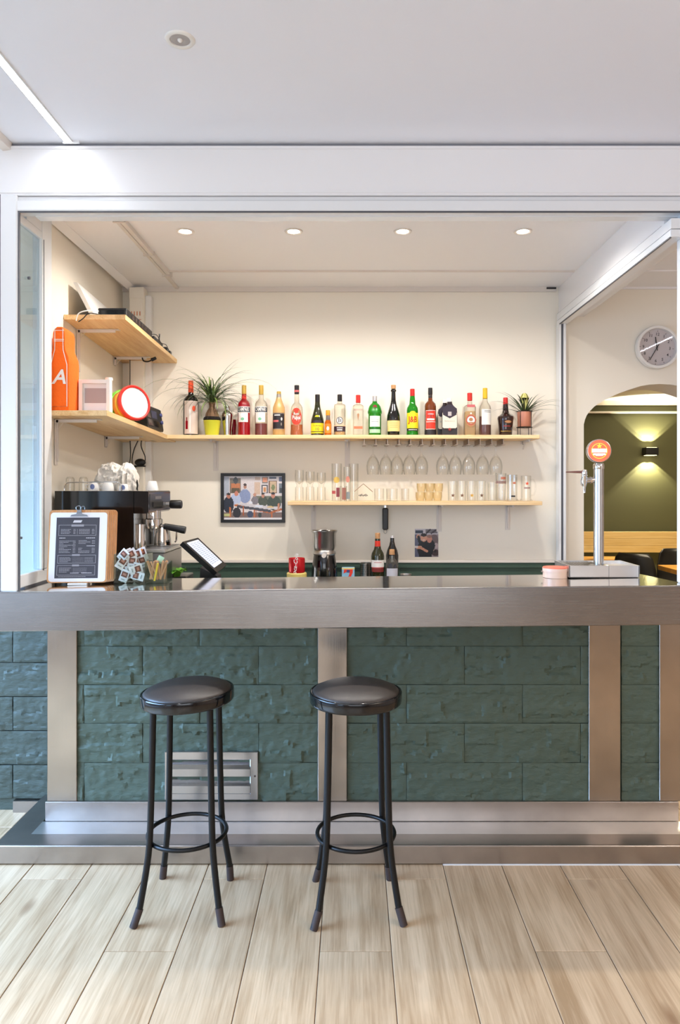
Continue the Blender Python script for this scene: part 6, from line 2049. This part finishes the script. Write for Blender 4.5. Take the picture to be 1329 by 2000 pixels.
# ------------------------------------------------------------------ beer tower on the right
bx0, bx1 = X(1112, 2.89), X(1250, 2.89)
bcx = (bx0 + bx1) / 2
bt = thing('beer_tap', 'steel beer column with lit red-orange round badge and steel drip tray on the counter', 'beer tap', (bcx, 2.89, top_at(bcx)))
tw_, td_, thh = (bx1 - bx0), .205, .050
mb = MB()
mb.box(-tw_ / 2, tw_ / 2, 0, .004, .003, thh, 0, .001).box(-tw_ / 2, tw_ / 2, td_ - .004, td_, .003, thh).box(-tw_ / 2, -tw_ / 2 + .004, 0, td_, .003, thh).box(tw_ / 2 - .004, tw_ / 2, 0, td_, .003, thh)
mb.box(-tw_ / 2 + .004, tw_ / 2 - .004, .004, td_ - .004, .004, thh - .012)
mb.build('drip_tray', 'steel_bright', bt)
sb_ = MB().box(-tw_ / 2 + .006, tw_ / 2 - .006, .004, td_ - .004, 0, .004); sb_.build('tray_foot', 'black_plastic', bt)
sl_ = MB()
for i in range(11):
    x = -tw_ / 2 + .02 + i * .0125
    sl_.box(x, x + .006, .02, td_ - .02, thh - .012, thh - .004)
sl_.build('grid', 'satin', bt)
MB().box(X(1190, 2.89) - bcx - .0006, X(1190, 2.89) - bcx + .0006, -.0008, 0, .004, thh).build('seam', 'alu_dark', bt)
cxp, cyp = X(1170, 2.96) - bcx, .07
ztop = H(905, 2.96) - top_at(bcx)
MB().lathe([(0.040, thh - .012), (0.040, thh - .006), (0.034, thh - .003), (0.0205, thh - .002), (0.0205, ztop - .022)], 32, c=(cxp, cyp, 0)).build('column', 'satin', bt, angle=35)
MB().lathe([(0.0215, ztop - .024), (0.0225, ztop - .022), (0.0225, ztop - .006), (0.019, ztop), (0, ztop + .001)], 32, c=(cxp, cyp, 0)).build('collar', 'chrome', bt, angle=35)
bz = H(881, 2.96) - top_at(bcx)
BR = Matrix.Translation((cxp - .001, cyp, bz)) @ Matrix.Rotation(radians(-9), 4, 'Z') @ Matrix.Rotation(pi / 2, 4, 'X')
rb = .0485
MB().lathe([(0, -.022), (rb * .9, -.022), (rb, -.014), (rb, .016), (rb * .97, .021), (rb * .92, .0215)], 48, mtx=BR).build('badge_case', 'satin', bt, angle=40)
MB().lathe([(0, .020), (rb * .93, .0195)], 48, mtx=BR).build('badge_face', rgbm('badge_orange', (236, 84, 48), rough=.3, emit=1.0), bt)
bf = MB()
T2 = Matrix.Translation((cxp - .001, cyp, bz)) @ Matrix.Rotation(radians(-9), 4, 'Z')
e = -.0215
def ringband(mb_, r0, r1, mi, y, n_=48):
    vs = []
    for i in range(n_):
        a = 2 * pi * i / n_
        vs += [(r0 * cos(a), y, r0 * sin(a)), (r1 * cos(a), y, r1 * sin(a))]
    mb_.add(vs, [(2 * i, (2 * i + 2) % (2 * n_), (2 * i + 3) % (2 * n_), 2 * i + 1) for i in range(n_)], mi)
ringband(bf, rb * .60, rb * .66, 0, e)
vs = [(0, e - .0004, rb * .40)]
for i in range(10):
    a = pi / 2 + i * pi / 5; q = rb * (.24 if i % 2 == 0 else .11)
    vs.append((q * cos(a), e - .0004, rb * .40 + q * sin(a)))
bf.add(vs, [(0, 1 + i, 1 + (i + 1) % 10) for i in range(10)], 0)
rect(bf, -rb * .60, rb * .60, -rb * .13, rb * .17, e - .0004, 1)
text_flat(bf, 'ESTRELLA', rb * .26, 0, rb * .02, e - .0008, 3, .01, width=rb * 1.1)
rect(bf, -rb * .50, rb * .50, -rb * .36, -rb * .22, e - .0004, 1)
rect(bf, -rb * .3, rb * .3, -rb * .42, -rb * .36, e - .0004, 1)
text_flat(bf, 'DAMM', rb * .17, 0, -rb * .295, e - .0008, 3, .01)
bf.xf(T2).build('badge_print', [rgbm('badge_yellow', (255, 176, 50), rough=.3, emit=1.0), rgbm('badge_white', (255, 250, 250), rough=.3, emit=1.2), 'ink', rgbm('badge_pink', (236, 150, 150), rough=.3, emit=.8)], bt)
# side tap
tz = H(938, 2.96) - top_at(bcx)
tx = X(1142, 2.96) - bcx
MB().tube([(cxp - .018, cyp, tz + .002), (cxp - .03, cyp, tz), (tx + .008, cyp, tz - .001)], .010, 14, radii=[.011, .013, .0115]).cyl((cxp - .030, cyp, tz + .001), (cxp - .036, cyp, tz), .0145, 8).build('tap_pipe', 'chrome', bt)
MB().lathe([(0, -.052), (.0045, -.052), (.0055, -.03), (.009, -.018), (.012, -.008), (.012, .014), (.013, .016), (.013, .02), (.011, .022), (.0125, .03), (.010, .042), (0, .046)], 20, c=(tx, cyp, tz)).build('tap_body', 'chrome', bt, angle=40)
MB().tube([(tx - .01, cyp, tz + .034), (tx - .03, cyp, tz + .034), (X(1106, 2.96) - bcx, cyp, tz + .034)], .004, 10, radii=[.0055, .005, .0022]).build('tap_handle', rgbm('tap_handle_brown', (150, 110, 104), rough=.25, metal=.8), bt)
MB().tube([(tx - .011, cyp - .005, tz + .014), (tx - .016, cyp - .005, tz), (tx - .014, cyp - .005, tz - .018), (tx - .007, cyp - .005, tz - .026)], .002, 6).build('clip_lever', 'satin', bt)

# ashtray-like round tin with pink lid, second red piece behind it
tn = thing('round_tin', 'low round cream tin with salmon-pink lid left of the beer drip tray', 'tin', (X(1085, 2.93), 2.93, top_at(.83)))
rr_ = 24 * 2.93 / 1400
MB().lathe([(0, 0), (rr_ * .98, 0), (rr_ * .98, .026), (0, .026)], 40).build('tin_body', rgbm('tin_cream', (226, 196, 176), rough=.35), tn, angle=35)
MB().lathe([(rr_ * 1.01, .025), (rr_ * 1.02, .038), (rr_ * .97, .042), (0, .0425)], 40).build('lid', rgbm('tin_lid', (228, 196, 178), rough=.35), tn, angle=35)
MB().lathe([(rr_ * 1.02, .0385), (rr_ * .97, .0428), (rr_ * .5, .0432), (0, .0432)], 40).build('lid_top', rgbm('salmon', (226, 116, 92), rough=.4), tn)
MB().cyl((-rr_ * 1.02, 0, .024), (-rr_ * 1.15, 0, .024), .003, 8).build('catch', 'satin', tn)
sp = thing('sponge_cloth', 'folded pink cloth between the round tin and the beer drip tray', 'cloth', (X(1108, 2.99), 2.995, top_at(.9)))
MB().box(-.022, -.0005, -.012, .02, 0, .036, 0, .005).build('cloth_fold', rgbm('pink_cloth', (206, 110, 96), rough=.9), sp)
ts = thing('bottle_stopper', 'small teal-green stopper behind the right part of the counter', 'stopper', (X(1036, 3.65), 3.65, 0.93))
MB().lathe([(0, 0), (0.028, 0), (0.028, .05), (0.016, .075), (0.013, .095), (0.020, .098), (0.022, .104), (0.020, .110), (0, .112)], 20).build('body', rgbm('teal', (40, 130, 110), rough=.4), ts)

# ================================================================== ON THE BACK WORKBENCH
ZW = 3.95
BT = 0.9305
def wz(py, Z=ZW): return H(py, Z) - BT
# coffee bean grinder / juicer
jx = thing('juicer', 'dark citrus juicer with a wide steel bowl behind the counter', 'juicer', (X(634, ZW), ZW, BT))
kk = ZW / 1400
MB().lathe([(0, 0), (27 * kk, 0), (27.5 * kk, .01), (24 * kk, wz(1105)), (21 * kk, wz(1084)), (20 * kk, wz(1081)), (0, wz(1081))], 36).build('base', 'black_gloss', jx, angle=40)
MB().lathe([(21 * kk, wz(1083)), (22.5 * kk, wz(1081)), (22 * kk, wz(1077)), (20 * kk, wz(1074)), (20.5 * kk, wz(1072))], 36).build('collar', 'satin', jx, angle=40)
MB().lathe([(0, wz(1074)), (20 * kk, wz(1074)), (22.5 * kk, wz(1068)), (22.5 * kk, wz(1042)), (25.5 * kk, wz(1037.5)), (25.5 * kk, wz(1036)), (22 * kk, wz(1040)), (21.5 * kk, wz(1066)), (0, wz(1070))], 40).build('bowl', 'satin', jx, angle=40)
MB().lathe([(15 * kk, wz(1048)), (12 * kk, wz(1040)), (5 * kk, wz(1035.5)), (0, wz(1034.5))], 10).build('reamer', 'black_plastic', jx)
MB().cyl((0, -24.5 * kk, wz(1083)), (0, -21 * kk, wz(1083)), 4.5 * kk, 18).build('knob', 'white_metal', jx)
# red cup made of a soda can on a yellow tin
yt = thing('yellow_tin', 'round yellow-lidded tin under the red cola can', 'tin', (X(580, 3.8), 3.8, BT))
MB().lathe([(0, 0), (.050, 0), (.050, H(1124, 3.8) - BT), (0, H(1124, 3.8) - BT)], 32).build('tin_body', 'label_cream', yt, angle=35)
MB().lathe([(.053, H(1127, 3.8) - BT), (.053, H(1119.5, 3.8) - BT), (.050, H(1118, 3.8) - BT), (0, H(1118, 3.8) - BT)], 32).build('lid', rgbm('lid_yellow', (226, 206, 120), rough=.4), yt, angle=35)
cn = thing('cola_can', 'squat red cola can with white script lettering on the yellow tin', 'can', (X(580, 3.8), 3.8, H(1118, 3.8) + .0005))
rr_ = 16 * 3.8 / 1400
hh_ = H(1090, 3.8) - H(1118, 3.8)
MB().lathe([(0, 0), (rr_ * .92, 0), (rr_, .004), (rr_, hh_ - .003), (rr_ * .97, hh_), (rr_ * .93, hh_ - .004), (0, hh_ - .006)], 32).build('can_body', rgbm('cola_red', (186, 16, 28), rough=.25, metal=.3), cn, angle=40)
mb = MB()
text_round(mb, 'Coca-Cola', .030, rr_ + .0005, hh_ * .50, 0, .012, -.1, shear=.3, rot=pi / 2 - .12)
mb.build('lettering', 'white_ink', cn)
# glass, box, perforated cylinder, bottles
o = MB().lathe(tumbler(11.5 * kk, 13 * kk, wz(1103), .003, .01), 28).build('drinking_glass', 'glass', None, (X(632, 3.80), 3.80, BT), 0, 35)
tag(o, 'clear tumbler standing in front of the juicer behind the counter', 'glass')
bxx = thing('snack_box', 'small pale blue box with a red figure print behind the counter', 'box', (X(680.5, ZW), ZW, BT))
MB().box(-12.5 * kk, 12.5 * kk, 0, .05, 0, wz(1109), 0, .002).build('carton', rgbm('box_blue', (140, 190, 220), rough=.5), bxx)
mb = MB(); rect(mb, -12.5 * kk, 12.5 * kk, wz(1112), wz(1109), -.0005, 2)
mb.add([(x * kk, -.001, wz(z)) for x, z in ((-8, 1112), (9, 1112), (9, 1118), (5, 1127), (0, 1127), (3, 1119), (-3, 1117), (-9, 1120))], [tuple(range(8))], 0)
rect(mb, -3 * kk, 3 * kk, wz(1118), wz(1113), -.0014, 1)
mb.build('print', ['label_red', rgbm('print_blue', (60, 70, 130), rough=.5), 'label_cream'], bxx)
pc = thing('cutlery_holder', 'perforated steel cylinder beside the wine bottle behind the counter', 'utensil holder', (X(715, 4.05), 4.05, BT))
MB().lathe([(0, 0), (11.5 * kk, 0), (11.5 * kk, wz(1104)), (12.3 * kk, wz(1103)), (11 * kk, wz(1103)), (11 * kk, .004), (0, .004)], 32).build('body', 'satin', pc, angle=40)
mb = MB()
for j in range(5):
    for i in range(9):
        a = (i - 4) * .28 + (j % 2) * .14
        oval_round(mb, 11.6 * kk, wz(1108 + j * 4), .0020, .0030, 0, a, 8)
mb.build('holes', 'black_plastic', pc)
# red wine bottle
ww = 13.5
def wb_h(y): return wz(y) / kk
wprof = [(12.2, 0), (12.8, 1.5), (12.8, wb_h(1086)), (11.5, wb_h(1080)), (7.5, wb_h(1073)), (5.8, wb_h(1066)), (5.2, wb_h(1053)), (5.2, wb_h(1052))]
b = bottle(738, 'olive-green red wine bottle with cork and white label behind the counter', wprof, 'g_olive', [(4.6, wb_h(1052), wb_h(1041), 'cork', 5.0)], Z=ZW, name='wine_bottle', group=None, zb=BT, k=kk)
mb = MB()
patch_round(mb, 12.8 * kk + .0004, wz(1107), wz(1093), 1.25, 0); patch_round(mb, 12.8 * kk + .0004, wz(1116), wz(1107), 1.1, 1); patch_round(mb, 12.8 * kk + .0005, wz(1108), wz(1106.6), 1.1, 3)
patch_round(mb, 6.2 * kk, wz(1067), wz(1056), 1.0, 2)
text_round(mb, 'Rioja', 4 * kk, 12.8 * kk + .0008, wz(1098), 3, 0) if False else None
patch_round(mb, 12.8 * kk + .0008, wz(1098), wz(1097), .6, 3)
mb.build('label', ['label_white', rgbm('label_brown_red', (130, 44, 40), rough=.5), 'label_red', 'label_pink'], b)
dk = [(12, 0), (12.3, 1.5), (12.3, wb_h(1090)), (10, wb_h(1080)), (6, wb_h(1071)), (4, wb_h(1062)), (3.9, wb_h(1056))]
bottle(766.5, 'slim dark bottle with silver foil capsule behind the clear stoppered bottle', dk, 'g_dark', [(4.1, wb_h(1071), wb_h(1052), 'silver_cap', 3.4)], Z=4.06, name='wine_bottle', group=None, zb=BT, k=4.06 / 1400)
gb = [(13, 0), (13.3, 1.5), (13.3, wb_h(1106)), (12.4, wb_h(1099)), (9, wb_h(1094)), (5.2, wb_h(1089)), (4.8, wb_h(1084))]
b = bottle(766, 'clear glass bottle with short cork stopper and grey label behind the counter', gb, 'g_clear', [(5.6, wb_h(1082), wb_h(1072), 'cork', 5.0)], Z=3.93, name='liquor_bottle', group=None, zb=BT, k=3.93 / 1400)
mb = MB(); patch_round(mb, 13.4 * kk, wz(1126), wz(1108), .9, 0); oval_round(mb, 13.5 * kk, wz(1103), 4 * kk, 5 * kk, 1, -.3, 14); oval_round(mb, 13.5 * kk, wz(1104), 3 * kk, 4 * kk, 1, .45, 14)
mb.build('label', [rgbm('label_grey', (196, 196, 206), rough=.5), rgbm('print_dark', (60, 60, 66), rough=.5)], b)
pl = thing('small_dish', 'small steel dish beside the clear stoppered bottle', 'dish', (X(793, 3.9), 3.9, BT))
MB().lathe([(0, 0), (.020, 0), (.024, .06), (.032, H(1121, 3.9) - BT), (.030, H(1121, 3.9) - BT), (.022, .062), (0, .058)], 24).build('bowl', 'satin', pl)
